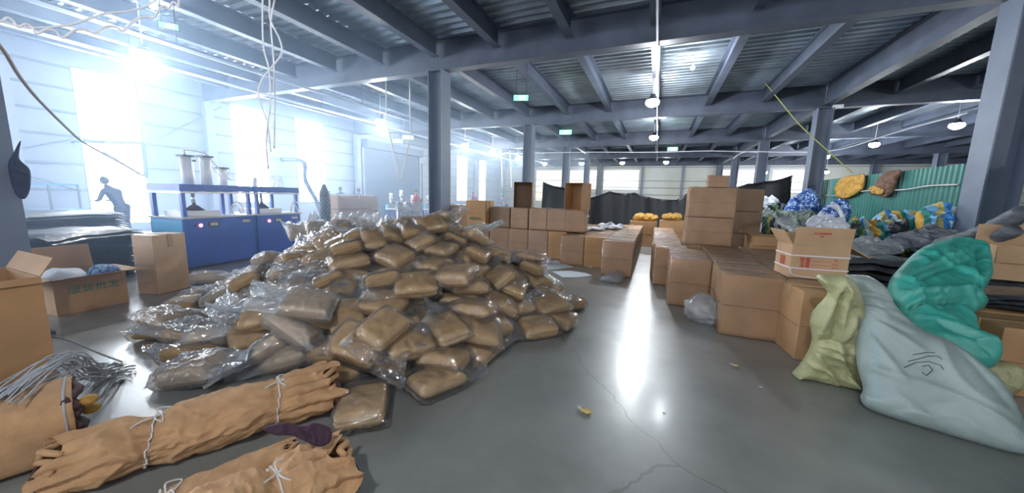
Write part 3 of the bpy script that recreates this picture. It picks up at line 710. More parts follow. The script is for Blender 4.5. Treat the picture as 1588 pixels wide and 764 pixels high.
# ------------------------------------------------------------------ soft shapes
def sheet_body(name, pts, plane, thick, m, parent=None, res=None, wr=.02, wf=5.0, seed=0, back=.35, folds=(), edge=.5, sharp=0.0):
    """a full, soft body: an outline lying in a plane (origin, u, v, n), inflated toward n by thick and away from it by thick*back"""
    O, U, V, Nn = plane
    P2 = [Vector(((p - O).dot(U), (p - O).dot(V))) for p in pts]
    n = len(P2); xs = [p.x for p in P2]; ys = [p.y for p in P2]
    res = res or max(max(xs) - min(xs), max(ys) - min(ys)) / 46
    # resample and smooth the outline
    B = []
    for i in range(n):
        a, b, c, d = P2[i - 1], P2[i], P2[(i + 1) % n], P2[(i + 2) % n]
        k = max(1, int((c - b).length / res))
        for j in range(k):
            t = j / k
            q = .5 * ((2 * b) + (c - a) * t + (2 * a - 5 * b + 4 * c - d) * t * t + (3 * b - a - 3 * c + d) * t ** 3)
            B.append(q * (1 - sharp) + (b.lerp(c, t)) * sharp)
    def inside(x, y):
        r = False; j = len(B) - 1
        for i in range(len(B)):
            if (B[i].y > y) != (B[j].y > y) and x < (B[j].x - B[i].x) * (y - B[i].y) / (B[j].y - B[i].y) + B[i].x: r = not r
            j = i
        return r
    def dist(x, y):
        q = Vector((x, y)); best = 9
        for i in range(len(B)):
            a = B[i - 1]; e = B[i] - a; L = e.length_squared
            t = max(0, min(1, (q - a).dot(e) / L)) if L > 1e-12 else 0
            best = min(best, (q - a - e * t).length)
        return best
    G = list(B); ds = [0.0] * len(B)
    y = min(ys); row = 0
    while y < max(ys):
        x = min(xs) + (row % 2) * res / 2
        while x < max(xs):
            if inside(x, y):
                dd = dist(x, y)
                if dd > res * .45: G.append(Vector((x, y))); ds.append(dd)
            x += res
        y += res * .87; row += 1
    nb = len(B)
    vv, ee, ff, *_ = delaunay_2d_cdt(G, [(i, (i + 1) % nb) for i in range(nb)], [], 1, 1e-5)
    if len(vv) != len(G):
        ds = [0.0 if i < nb else dist(q.x, q.y) for i, q in enumerate(vv)]
    md = max(ds) * edge + 1e-6
    v = []; nv = len(vv)
    def rdg(x, y, z, k=3): return max(0.0, 1 - abs(noise.noise(Vector((x, y, z)))) * 3.2) ** k
    FL = [(Vector(((a - O).dot(U), (a - O).dot(V))), Vector(((b - O).dot(U), (b - O).dot(V))), w_, h_) for a, b, w_, h_ in folds]
    def relief(q, s):
        x, y = q.x * wf, q.y * wf
        wx, wy = noise.noise(Vector((x * .5, y * .5, seed + 40))) * 1.2, noise.noise(Vector((x * .5 + 9, y * .5, seed + 41))) * 1.2
        w1 = noise.fractal(Vector((x * .6, y * .6, seed + s * 9.1)), 1.0, 2.0, 4)
        w2 = rdg(x * .9 + y * .5 + wx, y * .3 - x * .1, seed + 3 + s)
        w3 = rdg(x * .3 - y * .2, y * 1.0 + x * .4 + wy, seed + 17 + s)
        w4 = rdg(x * 1.9 + wy * 2, y * 1.7 + wx * 2, seed + 31 + s, 2)
        fo = 0
        if s > 0:
            for a, b, w_, h_ in FL:
                e = b - a; t = max(0, min(1, (q - a).dot(e) / e.length_squared)); d = (q - a - e * t).length / (w_ * (.5 + .8 * t)); fo += h_ * math.exp(-abs(d) ** 1.4) * (1 - .4 * t)
        return fo + wr * (w1 * .55 + w2 * 1.25 + w3 * 1.0 + w4 * .40 - .55)
    for s in (1, -1):
        for q, d in zip(vv, ds):
            t = min(1, d / md); prof = math.sqrt(max(0, 1 - (1 - t) ** 2))
            hgt = (thick if s > 0 else thick * back) * prof
            off = hgt * s + relief(q, s) * min(1, d / (md * .6) + (.15 if back > .05 else .5))
            v.append(O + U * q.x + V * q.y + Nn * off)
    idx = {}
    f = []
    for tri in ff:
        f.append(tuple(tri))
        f.append(tuple((k if k < nb else k + nv) for k in reversed(tri)))
    return ob(name, v, f, m, parent, True)


def plane3(a, b, c, toward=Vector((0, 0, 1.5))):
    u = (b - a).normalized(); nn = u.cross(c - a).normalized()
    if nn.dot(toward - a) < 0: nn = -nn
    v = nn.cross(u)
    return (a, u, v, nn)


def fold_lines(pl, l):
    return [(*on_plane(pl, [a, b]), w_, h_) for a, b, w_, h_ in l]


def on_plane(pl, pix):
    O, U, V, Nn = pl; r = []
    for x, y in pix:
        d = ray(x, y); t = (O - Vector((0, 0, CAM_H))).dot(Nn) / d.dot(Nn); r.append(Vector((0, 0, CAM_H)) + d * t)
    return r


def lift(o, z=.004):
    """rest an object whose mesh dips below the floor on it"""
    for q in o.data.vertices:
        if q.co.z < z: q.co.z = z + (abs(q.co.z - z)) * .03


# ------------------------------------------------------------------ bags of folded khaki cloth
def cloth_mesh(seed, roll=False):
    rnd = random.Random(seed); A, B, T = .185, .142, .066
    nu, v = 52, []
    prof = [(-1, 0), (-1, .45), (-.98, .80), (-.80, .955), (-.45, 1.0), (-.18, .99), (-.03, .955), (.03, .955), (.18, .99), (.45, 1.0), (.80, .955), (.98, .80), (1, .45), (1, 0)]
    if roll: prof = [(-1, 0), (-1, .3), (-.9, .66), (-.6, .88), (-.25, .98), (0, 1), (.25, .98), (.6, .88), (.9, .66), (1, .3), (1, 0)]
    for z, r in prof:
        for i in range(nu):
            a = 2 * PI * i / nu; c, s = math.cos(a), math.sin(a); e = .27
            x = A * r * math.copysign(abs(c) ** e, c); y = B * r * math.copysign(abs(s) ** e, s)
            if not roll and abs(z) < .1 and x > A * .8: x += .012       # the fold opens on one side only
            dome = 1 - .30 * ((x / A) ** 4 + (y / B) ** 4) / 2
            q = Vector((x, y, z * T * dome + (.004 * (1 - (y / B) ** 2) if z > .9 else 0)))
            nz = noise.noise_vector(q * 7 + Vector((seed * 3.1, 0, 0))); q += nz * .010
            q += noise.noise_vector(q * 26 + Vector((0, seed * 1.7, 0))) * .0025
            v.append(q)
    f = []
    for j in range(len(prof) - 1):
        for i in range(nu): f.append((j * nu + i, j * nu + (i + 1) % nu, (j + 1) * nu + (i + 1) % nu, (j + 1) * nu + i))
    return v, f


def film_mesh(seed, flap, style):
    rnd = random.Random(seed + 50); A, B, T = .200, .156, .080
    nx, ny = 46, 28; v = []; f = []
    L0, L1 = -A - .022, A + flap
    ph = rnd.uniform(0, 6); up = rnd.uniform(-.02, .10) if style else rnd.uniform(-.03, .04); tw = rnd.uniform(-.5, .5)
    for s in (1, -1):
        for i in range(nx + 1):
            x = L0 + (L1 - L0) * i / nx
            for j in range(ny + 1):
                t = -1 + 2 * j / ny
                out = max(0, (x - A) / max(flap, .01)); inn = max(0, (-A - x) / .022)
                wid = B * (1.05 + .12 * out + .05 * inn)
                if style == 2: wid *= 1 - .75 * out ** .7          # gathered neck
                y = t * wid
                ux = min(1, abs(x) / (A * 1.02)) if out == 0 else 1
                px_ = math.sqrt(max(0, 1 - ux ** 7)); py_ = math.sqrt(max(0, 1 - abs(t) ** 7))
                hh = T * px_ * py_
                if out > 0: hh = .035 * (1 - min(1, out * 1.1)) * py_ * (1 - out * .3)
                if out == 0 and x > 0: hh = max(hh, .035 * py_)
                edge = min(1, (1 - abs(t)) * 6)
                w_ = noise.noise(Vector((x * 16, y * 7, seed * 2.3 + s))) * .011 * edge
                w_ += (1 - abs(noise.noise(Vector((x * 9 + y * 6, y * 16 - x * 5, seed * 1.3 + s * 4)))) * 3) * .0035 * edge
                cr_ = max(0, 1 - abs(noise.noise(Vector((x * 6 + y * 9 + seed, x * 7 - y * 4, seed * 3.7 + s)))) * 4) ** 2 + max(0, 1 - abs(noise.noise(Vector((x * 11 - y * 8, y * 6 + x * 2, seed * 5.1 + s)))) * 4) ** 2
                z = s * (hh + .001 + abs(w_) * .8 + .013 * cr_ * edge) if hh > .002 else 0
                bend = out ** 1.3 * up + out * (.022 * math.sin(t * 5 + ph) + .018 * math.sin(t * 9 + ph * 2) + tw * .07 * t)
                bend += inn * .006 * math.sin(t * 7 + ph)
                xx = x - out * .04 * math.cos(t * 3.1 + ph) * (1 if style else .5)
                v.append(Vector((xx, y + out * .03 * math.sin(ph), z + bend)))
    K = (nx + 1) * (ny + 1)
    for i in range(nx):
        for j in range(ny):
            a, b, c, d = i * (ny + 1) + j, (i + 1) * (ny + 1) + j, (i + 1) * (ny + 1) + j + 1, i * (ny + 1) + j + 1
            f.append((a, b, c, d)); f.append((K + d, K + c, K + b, K + a))
    return v, f


BAGS = [[-3.806,2.09,0.203,0.261,0.125,0.193,-0.938,0.94,0],
[-1.54,4.821,0.215,0.842,0.014,0.229,0.488,1.01,0],
[-2.095,2.179,0.212,0.498,0.161,-0.163,0.836,0.94,0],
[-2.82,2.153,0.216,0.755,0.213,-0.085,0.615,0.98,0],
[-4.494,4.946,0.26,0.419,0.005,-0.23,-0.878,1.0,0],
[-5.119,2.878,0.215,0.347,-0.112,-0.177,0.914,0.96,0],
[-1.294,3.973,0.223,0.866,-0.073,0.218,-0.444,0.91,0],
[-5.049,3.936,0.428,0.84,-0.118,-0.197,0.491,1.0,0],
[-1.809,5.08,0.233,0.104,0.099,0.207,0.968,0.94,0],
[-2.355,5.407,0.238,0.074,0.103,0.206,0.97,0.98,0],
[-5.103,3.543,0.312,0.916,0.138,-0.184,-0.33,0.99,0],
[-4.671,4.591,0.442,0.135,-0.156,0.169,0.964,1.02,0],
[-3.157,5.506,0.255,0.351,-0.097,-0.208,-0.908,0.92,0],
[-4.085,5.152,0.267,0.686,-0.047,-0.225,-0.69,0.97,0],
[-1.657,2.833,0.26,0.813,0.158,0.167,0.535,0.9,0],
[-4.185,2.324,0.263,0.155,-0.03,-0.228,0.961,0.95,0],
[-3.189,2.139,0.274,0.749,0.122,0.194,-0.622,0.94,0],
[-4.8,2.728,0.279,0.908,0.187,-0.057,-0.371,0.94,0],
[-1.63,3.197,0.29,0.42,0.227,0.034,0.878,0.91,0],
[-1.856,2.504,0.294,0.571,-0.073,0.218,-0.788,1.0,0],
[-5.021,3.207,0.308,0.854,0.173,-0.151,-0.466,0.94,0],
[-1.595,4.475,0.341,0.001,-0.058,-0.026,-0.267,1.01,0],
[-2.852,5.349,0.343,0.553,-0.115,0.199,0.801,0.92,0],
[-4.486,2.595,0.34,0.58,0.036,-0.201,0.789,0.93,0],
[-4.723,4.086,0.677,0.587,-0.216,-0.078,0.776,1.02,0],
[-3.546,5.302,0.376,0.938,-0.172,-0.152,-0.259,0.98,0],
[-2.507,2.494,0.402,0.672,0.147,-0.177,0.704,0.95,0],
[-4.754,3.662,0.596,0.614,0.227,-0.032,-0.755,0.92,0],
[-3.855,2.517,0.407,0.862,0.165,-0.152,0.455,0.97,0],
[-1.662,3.656,0.408,0.95,0.114,0.2,0.213,0.94,0],
[-1.893,4.704,0.439,0.954,-0.182,0.141,-0.192,0.99,0],
[-4.536,2.958,0.439,0.636,-0.031,-0.201,0.744,0.97,0],
[-2.842,2.573,0.448,0.851,0.222,-0.059,0.473,0.93,0],
[-3.514,2.508,0.457,0.319,0.112,0.197,-0.92,1.01,0],
[-4.074,4.752,0.497,0.787,-0.133,-0.187,-0.573,0.94,0],
[-4.403,4.255,0.76,0.188,0.056,-0.223,-0.955,0.95,0],
[-4.209,2.819,0.491,0.836,0.2,0.017,-0.512,0.98,0],
[-3.219,5.1,0.514,0.966,-0.23,-0.005,-0.116,0.99,0],
[-4.524,3.309,0.564,0.339,-0.12,-0.196,0.912,0.9,0],
[-2.213,2.803,0.526,0.833,0.07,0.204,-0.51,0.97,0],
[-2.335,4.826,0.538,0.612,-0.031,0.228,0.757,0.98,0],
[-3.622,4.907,0.541,0.342,-0.188,0.132,0.911,0.99,0],
[-1.864,4.146,0.55,0.703,0.114,0.2,0.673,0.91,0],
[-2.077,3.238,0.568,0.915,0.119,0.196,0.332,1.01,0],
[-3.798,2.864,0.574,0.03,-0.052,-0.198,0.978,0.96,0],
[-2.699,4.935,0.581,0.959,-0.208,0.097,0.163,0.97,0],
[-4.326,3.658,0.778,0.476,0.178,0.125,-0.852,0.97,0],
[-3.111,2.831,0.62,0.964,0.224,0.024,0.143,0.91,0],
[-4.059,4.135,0.824,0.19,-0.084,-0.114,-0.972,1.0,0],
[-2.121,3.775,0.67,0.514,0.22,0.065,0.826,0.95,0],
[-2.774,3.02,0.672,0.931,0.217,0.068,-0.284,0.91,0],
[-2.247,4.398,0.683,0.93,-0.168,0.156,-0.287,0.99,0],
[-3.461,3.035,0.693,0.672,0.09,-0.182,0.712,0.98,0],
[-3.662,4.486,0.726,0.375,0.011,-0.225,-0.899,1.02,0],
[-4.008,3.415,0.745,0.412,0.145,0.116,-0.892,0.99,0],
[-3.142,4.621,0.771,0.045,-0.016,0.222,0.974,0.97,0],
[-2.473,3.362,0.776,0.97,0.074,0.187,-0.137,0.99,0],
[-3.175,3.224,0.797,0.73,0.152,0.11,-0.657,0.96,0],
[-2.791,4.511,0.805,0.608,-0.189,-0.111,-0.763,0.98,0],
[-3.585,3.367,0.804,0.515,0.139,0.058,-0.844,0.93,0],
[-3.78,3.77,0.844,0.211,-0.061,-0.042,0.975,0.93,0],
[-2.473,3.789,0.831,0.979,0.075,0.19,0.019,0.92,0],
[-2.557,4.145,0.868,0.96,-0.053,0.191,0.196,1.02,0],
[-3.464,3.991,0.908,0.786,-0.13,-0.066,0.601,1.01,0],
[-2.777,3.626,0.922,0.631,0.03,0.141,-0.762,0.96,0],
[-3.163,3.645,0.941,0.973,0.144,-0.01,-0.18,0.95,0],
[-3.118,4.112,0.967,0.684,-0.144,0.042,0.714,0.93,0],
[-6.444,3.12,0.093,0.453,-0.027,-0.048,-0.89,1.1,1],
[-1.716,1.612,0.081,0.444,-0.013,-0.013,0.896,1.03,1],
[-3.211,1.396,0.105,0.97,0.097,-0.063,0.212,1.05,1],
[-4.511,1.745,0.08,0.953,0.018,0.007,0.302,1.02,1],
[-1.459,2.086,0.085,0.844,-0.024,-0.008,0.536,1.07,1],
[-0.91,3.806,0.087,0.687,-0.061,-0.006,-0.724,1.0,1],
[-4.482,1.755,0.199,0.996,-0.026,0.032,0.079,0.99,1],
[-1.089,3.448,0.099,0.384,-0.045,0.11,-0.916,1.05,1],
[-2.782,1.848,0.127,0.322,0.055,0.192,-0.926,0.97,1],
[-3.618,1.579,0.083,0.114,0.027,-0.022,-0.993,1.02,1],
[-2.235,1.857,0.109,0.243,0.077,-0.136,0.957,0.96,1],
[-1.398,2.672,0.114,0.718,0.135,0.091,0.676,1.06,1],
[-4.131,1.819,0.093,0.221,-0.077,0.019,-0.972,1.03,1],
[-1.534,2.294,0.159,0.033,-0.016,-0.043,-0.998,1.06,1],
[-2.923,1.833,0.199,0.534,0.301,-0.061,-0.788,1.03,1],
[-1.927,2.069,0.19,0.196,-0.111,0.168,-0.96,0.97,1],
[-3.608,1.772,0.167,0.888,-0.12,-0.051,0.442,1.1,1],
[-2.325,1.931,0.217,0.095,-0.177,-0.009,0.98,1.1,1],
[-4.618,1.997,0.096,0.078,0.043,-0.126,-0.988,0.96,1],
[-3.342,1.873,0.187,0.192,0.172,-0.107,0.96,1.09,1],
[-1.085,3.841,0.226,0.447,0.004,0.14,-0.883,1.08,1],
[-1.418,3.009,0.219,0.786,0.166,0.212,0.556,1.03,1],
[-1.422,2.681,0.271,0.276,-0.181,0.09,-0.94,1.12,1],
[-2.075,1.927,0.32,0.958,0.256,0.115,0.051,1.06,1],
[-2.757,1.926,0.343,0.95,-0.135,0.249,0.129,1.11,1],
[-1.772,2.174,0.291,0.474,-0.157,0.153,-0.853,1.02,1],
[-1.365,3.598,0.242,0.846,0.151,0.16,0.485,1.03,1],
[-1.61,2.463,0.334,0.272,0.081,-0.098,0.954,1.0,1],
[-3.922,2.038,0.268,0.196,-0.107,-0.263,0.939,0.95,1],
[-3.249,1.974,0.345,0.309,-0.019,0.258,-0.915,1.05,1],
[-1.143,4.143,0.236,0.859,-0.055,0.174,0.478,0.99,1],
[-1.486,3.297,0.347,0.305,-0.235,0.049,-0.922,1.03,1],
[-2.733,2.099,0.401,0.344,0.061,0.232,0.908,1.06,1],
[-1.907,2.031,0.44,0.687,-0.016,0.208,-0.696,0.95,1],
[-1.536,2.819,0.411,0.065,0.007,-0.051,-0.997,1.05,1],
[-2.511,2.238,0.372,0.368,0.257,-0.114,0.886,1.01,1],
[-2.683,1.981,0.534,0.292,-0.161,0.15,-0.931,0.96,1],
[-1.47,3.655,0.428,0.612,0.111,0.109,0.776,1.02,1],
[-1.437,4.376,0.373,0.6,-0.139,0.095,-0.782,1.05,1],
[-4.458,2.485,0.418,0.189,-0.065,-0.231,0.952,1.08,1],
[-3.457,2.119,0.374,0.381,0.204,-0.205,-0.878,0.99,1],
[-2.292,2.466,0.457,0.137,-0.119,0.177,-0.967,1.08,1],
[-1.814,3.02,0.426,0.215,-0.026,0.092,-0.972,1.06,1],
[-1.51,4.448,0.515,0.651,0.019,0.173,0.739,1.11,1],
[-1.774,3.119,0.55,0.382,-0.056,-0.016,-0.922,1.05,1],
[-1.616,3.571,0.562,0.327,-0.067,-0.275,0.901,0.96,1],
[-3.077,2.284,0.405,0.5,0.089,0.029,0.861,1.04,1],
[-2.833,2.532,0.557,0.62,0.17,-0.122,0.756,1.08,1],
[-1.684,3.996,0.489,0.108,0.164,-0.055,0.979,1.1,1],
[-1.821,4.733,0.546,0.551,-0.056,0.144,0.82,1.1,1],
[-4.757,2.869,0.432,0.806,0.117,-0.114,-0.568,0.98,1],
[-2.131,2.718,0.603,0.356,-0.07,0.203,-0.909,1.08,1],
[-1.94,3.578,0.603,0.679,0.256,0.039,0.687,0.99,1],
[-1.869,2.992,0.67,0.06,0.048,0.126,-0.989,1.1,1],
[-3.861,2.671,0.596,0.969,0.077,-0.148,0.182,1.01,1],
[-3.067,2.505,0.566,0.266,-0.201,-0.129,0.934,0.98,1],
[-2.469,2.67,0.613,0.46,-0.188,-0.019,0.867,1.11,1],
[-3.988,2.792,0.67,0.166,-0.124,-0.018,0.978,1.0,1],
[-2.463,3.105,0.713,0.763,0.194,-0.063,0.614,1.01,1],
[-2.193,3.563,0.748,0.153,0.012,0.195,-0.969,1.06,1],
[-1.99,3.758,0.781,0.584,0.091,0.153,0.792,1.07,1],
[-4.367,3.262,0.677,0.26,0.028,-0.219,0.94,1.1,1],
[-3.527,2.795,0.701,0.529,0.033,0.211,-0.821,1.01,1],
[-3.064,2.768,0.73,0.491,0.052,0.06,-0.867,1.1,1],
[-2.182,3.11,0.732,0.675,0.086,0.004,0.733,1.04,1],
[-1.942,4.106,0.719,0.911,-0.157,0.092,0.371,1.07,1],
[-4.074,3.31,0.828,0.233,0.05,-0.265,0.934,1.02,1],
[-2.633,3.001,0.796,0.974,0.186,0.055,-0.114,1.09,1],
[-2.317,3.792,0.9,0.585,0.001,0.234,0.776,0.99,1],
[-3.207,2.92,0.841,0.444,-0.129,-0.09,0.882,1.1,1],
[-2.279,3.391,0.856,0.669,0.095,-0.002,0.737,1.06,1],
[-3.11,3.256,0.921,0.956,0.145,0.197,0.164,0.97,1],
[-2.527,3.298,0.928,0.266,-0.054,-0.226,0.936,0.98,1],
[-2.192,4.0,0.9,0.759,-0.31,0.142,0.554,1.07,1],
[-3.681,3.193,0.826,0.329,-0.088,-0.177,0.923,1.11,1],
[-3.318,3.149,0.951,0.346,-0.177,-0.132,0.912,0.96,1],
[-3.007,3.097,0.952,0.298,0.223,-0.059,0.926,0.95,1],
[-2.712,4.094,1.014,0.834,-0.169,0.031,0.525,1.09,1],
[-2.953,3.332,0.991,0.275,0.178,0.119,0.937,1.01,1],
[-2.743,3.447,1.023,0.326,0.077,0.027,0.942,1.01,1],
[-2.703,3.779,1.09,0.833,0.268,0.073,0.477,0.99,1],
[-5.058,4.9,0.1,0.629,0.01,-0.119,-0.768,1,2],
[-5.562,2.61,0.078,0.709,-0.0,-0.002,0.705,1,2],
[-5.238,2.244,0.078,0.349,0.0,0.0,0.937,1,2],
[-0.97,4.483,0.085,0.548,-0.052,-0.006,-0.835,1,2],
[-5.281,4.406,0.148,0.54,-0.228,-0.03,0.81,1,2],
[-5.608,2.987,0.082,0.789,-0.02,-0.033,-0.614,1,2],
[-2.501,5.819,0.089,0.216,-0.027,-0.074,-0.973,1,2],
[-1.877,5.457,0.104,0.989,-0.105,0.075,0.076,1,2],
[-5.416,3.667,0.13,0.737,-0.147,-0.177,0.636,1,2],
[-3.375,5.785,0.134,0.551,-0.106,0.171,0.81,1,2],
[-1.34,4.799,0.224,0.065,-0.228,-0.026,-0.971,1,2],
[-4.481,5.164,0.256,0.588,-0.179,0.144,0.776,1,2],
[-5.208,4.083,0.424,0.361,-0.228,-0.03,0.904,1,2],
[-5.031,2.511,0.139,0.319,-0.098,-0.208,0.919,1,2],
[-3.904,5.5,0.152,0.059,-0.145,0.178,0.971,1,2],
[-4.874,4.576,0.451,0.525,0.139,-0.183,-0.819,1,2],
[-5.126,3.313,0.39,0.309,-0.207,-0.1,0.923,1,2],
[-2.728,5.479,0.351,0.789,-0.102,0.206,0.57,1,2],
[-1.9,5.055,0.39,0.167,0.008,-0.23,-0.959,1,2],
[-1.567,4.5,0.653,0.177,-0.004,0.072,0.982,1,2],
[-4.848,3.501,0.614,0.104,0.146,0.177,-0.968,1,2],
[-3.469,5.315,0.509,0.631,-0.174,-0.15,-0.741,1,2],
[-3.101,5.288,0.484,0.116,0.014,0.229,0.966,1,2],
[-4.694,3.006,0.553,0.707,-0.212,0.008,0.674,1,2],
[-4.04,4.9,0.534,0.546,-0.116,0.198,0.805,1,2],
[-4.661,3.803,0.773,0.967,0.152,-0.083,-0.188,1,2],
[-2.45,5.077,0.544,0.713,-0.214,-0.085,-0.662,1,2],
[-4.39,4.06,0.872,0.645,0.019,-0.122,0.754,1,2],
[-4.319,3.718,0.924,0.948,0.046,-0.079,0.306,1,2],
[-3.932,4.534,0.724,0.972,-0.177,-0.14,-0.062,1,2],
[-3.465,4.825,0.678,0.643,-0.161,-0.027,-0.749,1,2],
[-2.353,4.587,0.749,0.038,-0.049,-0.219,-0.974,1,2],
[-2.731,4.676,0.83,0.472,-0.205,-0.105,-0.851,1,2],
[-3.994,3.773,0.902,0.896,0.033,-0.029,-0.441,1,2],
[-3.635,4.15,0.907,0.447,-0.228,-0.029,0.865,1,2],
[-3.494,3.499,0.926,0.342,-0.022,-0.034,-0.939,1,2],
[-3.127,4.339,0.97,0.396,-0.121,0.195,0.889,1,2],
[-2.778,4.113,1.131,0.973,-0.163,-0.161,-0.037,1,2],
[-3.204,3.8,1.047,0.991,-0.108,-0.059,0.044,1,2]]

cl = []
for k in range(6):
    vv, ff = cloth_mesh(k, k == 5)
    me = bpy.data.meshes.new('folded_cloth'); me.from_pydata([tuple(q) for q in vv], [], ff); me.materials.append(MT['khaki'])
    for p in me.polygons: p.use_smooth = True
    cl.append(me)
fl = []
for k in range(10):
    vv, ff = film_mesh(k, (.12, .18, .24, .15, .28, .20, .14, .26, .32, .19)[k], (0, 1, 1, 0, 1, 2, 0, 1, 2, 1)[k])
    me = bpy.data.meshes.new('plastic_bag'); me.from_pydata([tuple(q) for q in vv], [], ff); me.materials.append(MT['film'])
    for p in me.polygons: p.use_smooth = True
    fl.append(me)
flm = []
for me in fl:
    c = me.copy(); c.materials.clear(); c.materials.append(MT['film_milky']); flm.append(c)


def pix(p):
    d = p - Vector((0, 0, CAM_H)); return 794 + F_PX * d.dot(cx_) / -d.dot(cz_), 382 - F_PX * d.dot(cy_) / -d.dot(cz_)


def bag_words(o, q, kind):
    """where on the heap the bag lies and how it lies"""
    px, py = pix(o)
    n = q @ Vector((0, 0, 1)); f = q @ Vector((1, 0, 0))
    lvl = "at the heap's foot" if o.z < .15 else 'low on the heap' if o.z < .36 else 'halfway up heap' if o.z < .66 else 'high on the heap' if o.z < .92 else 'on the heap crest'
    sd = ('by the window-lit floor' if px < 300 else 'below the first blue machine' if px < 385 else 'below the second blue machine' if px < 450 else 'behind the long tan bundle' if px < 520
          else 'below the wide grey cartons' if px < 590 else 'left of the dark column' if px < 650 else 'right of the dark column' if px < 715 else 'below the green-lettered box' if px < 770
          else 'before the two-high cartons' if px < 830 else 'beside the aisle')
    fd = f.dot(Vector((_cy, _sy, 0))); fz = f.dot(Vector((-_sy, _cy, 0)))
    dr = ', opening aisleward' if fd > .7 else ', opening windowward' if fd < -.7 else ', opening backward' if fz > 0 else ', opening forward'
    tl = {0: 'half-buried', 2: 'rear'}.get(kind) or ('steep' if n.z < .88 else 'tilted' if n.z < .955 else 'flat')
    return tl + ' khaki bag ' + lvl + ' ' + sd, dr, px, py

made = []
for i, b in enumerate(BAGS):
    loc = Vector(b[:3]); q = Quaternion(b[3:7]); s, kind = b[7], b[8]
    t = bpy.data.objects.new('bag_of_cloth', None); COL.objects.link(t); t.empty_display_size = .1
    t.location = loc; t.rotation_mode = 'QUATERNION'; t.rotation_quaternion = q; t.scale = (s, s, s)
    px, py = pix(loc)
    a = bpy.data.objects.new('folded_cloth', cl[(i * 7) % 6]); COL.objects.link(a); a.parent = t
    k = (i * 3) % 10 if px > 560 else (2, 4, 5, 7, 8, 9)[i % 6]
    c = bpy.data.objects.new('plastic_bag', (flm if (px < 480 and i % 2) or (py < 350 and px < 640) else fl)[k]); COL.objects.link(c); c.parent = t  # window-side bags get milkier film, their backlit look put into its colour
    made.append([t, bag_words(loc, q, kind)])
by = {}
for t, (base, dr, px, py) in made: by.setdefault(base, []).append((t, dr, px, py))
for base, l in by.items():
    if len(l) == 1: tag(l[0][0], base, 'bag'); continue
    sub = {}
    for e in l: sub.setdefault(e[1], []).append(e)
    for dr, ll in sub.items():
        if len(ll) == 1: tag(ll[0][0], base + dr, 'bag'); continue
        ll.sort(key=lambda e: e[3]); rank = ('upper ', 'lower ') if len(ll) == 2 else ('top ', 'middle ', 'bottom ') if len(ll) == 3 else ('topmost ', 'second ', 'third ', 'lowest ') if len(ll) == 4 else tuple(w + ' ' for w in 'topmost second third fourth fifth sixth seventh eighth ninth'.split())
        for e, r in zip(ll, rank): tag(e[0], r + base + dr, 'bag')
for t, _ in made: t['group'] = 'clear bags of folded khaki cloth in the heap'


def single_bag(px, py, z, yaw, s, label, k=1, tilt=(0, 0), ck=0):
    p = at(px, py, z); t = thing('bag_of_cloth', label, 'bag', p, 0, 'clear bags of folded khaki cloth in the heap'); t.rotation_euler = (tilt[0], tilt[1], yaw); t.scale = (s, s, s)
    a = bpy.data.objects.new('folded_cloth', cl[ck]); COL.objects.link(a); a.parent = t
    c = bpy.data.objects.new('plastic_bag', fl[k]); COL.objects.link(c); c.parent = t
    return t

for (px_, py_, z_, yaw_, up_, k_, lab_) in ((492, 356, .88, 2.6, -.5, 8, 'bag with a tall white film mouth pointing up at the windows-side crest of the heap'), (527, 356, .92, 2.0, -.75, 6, 'bag with upright film peak, second along the crest from the machines'),
                                 (556, 354, .95, 1.5, -.55, 3, 'bag with upright film peak, third along the crest from the machines'), (634, 350, 1.06, 2.2, -.62, 7, 'rolled cloth in a long film sleeve rising at the top of the heap'),
                                 (462, 360, .80, 2.7, -.35, 2, 'bag of cloth sloping down toward the second blue machine'), (735, 358, .96, .3, -.25, 7, 'bag with loose white film above the two-high cartons, on the crest')):
    b_ = single_bag(px_, py_, z_, 0, 1.0, lab_, k_, ck=5 if k_ == 7 else 1)
    b_.rotation_mode = 'QUATERNION'; b_.rotation_quaternion = Quaternion((0, 0, 1), yaw_) @ Quaternion((0, 1, 0), up_)
    b_.children[1].data = flm[k_]

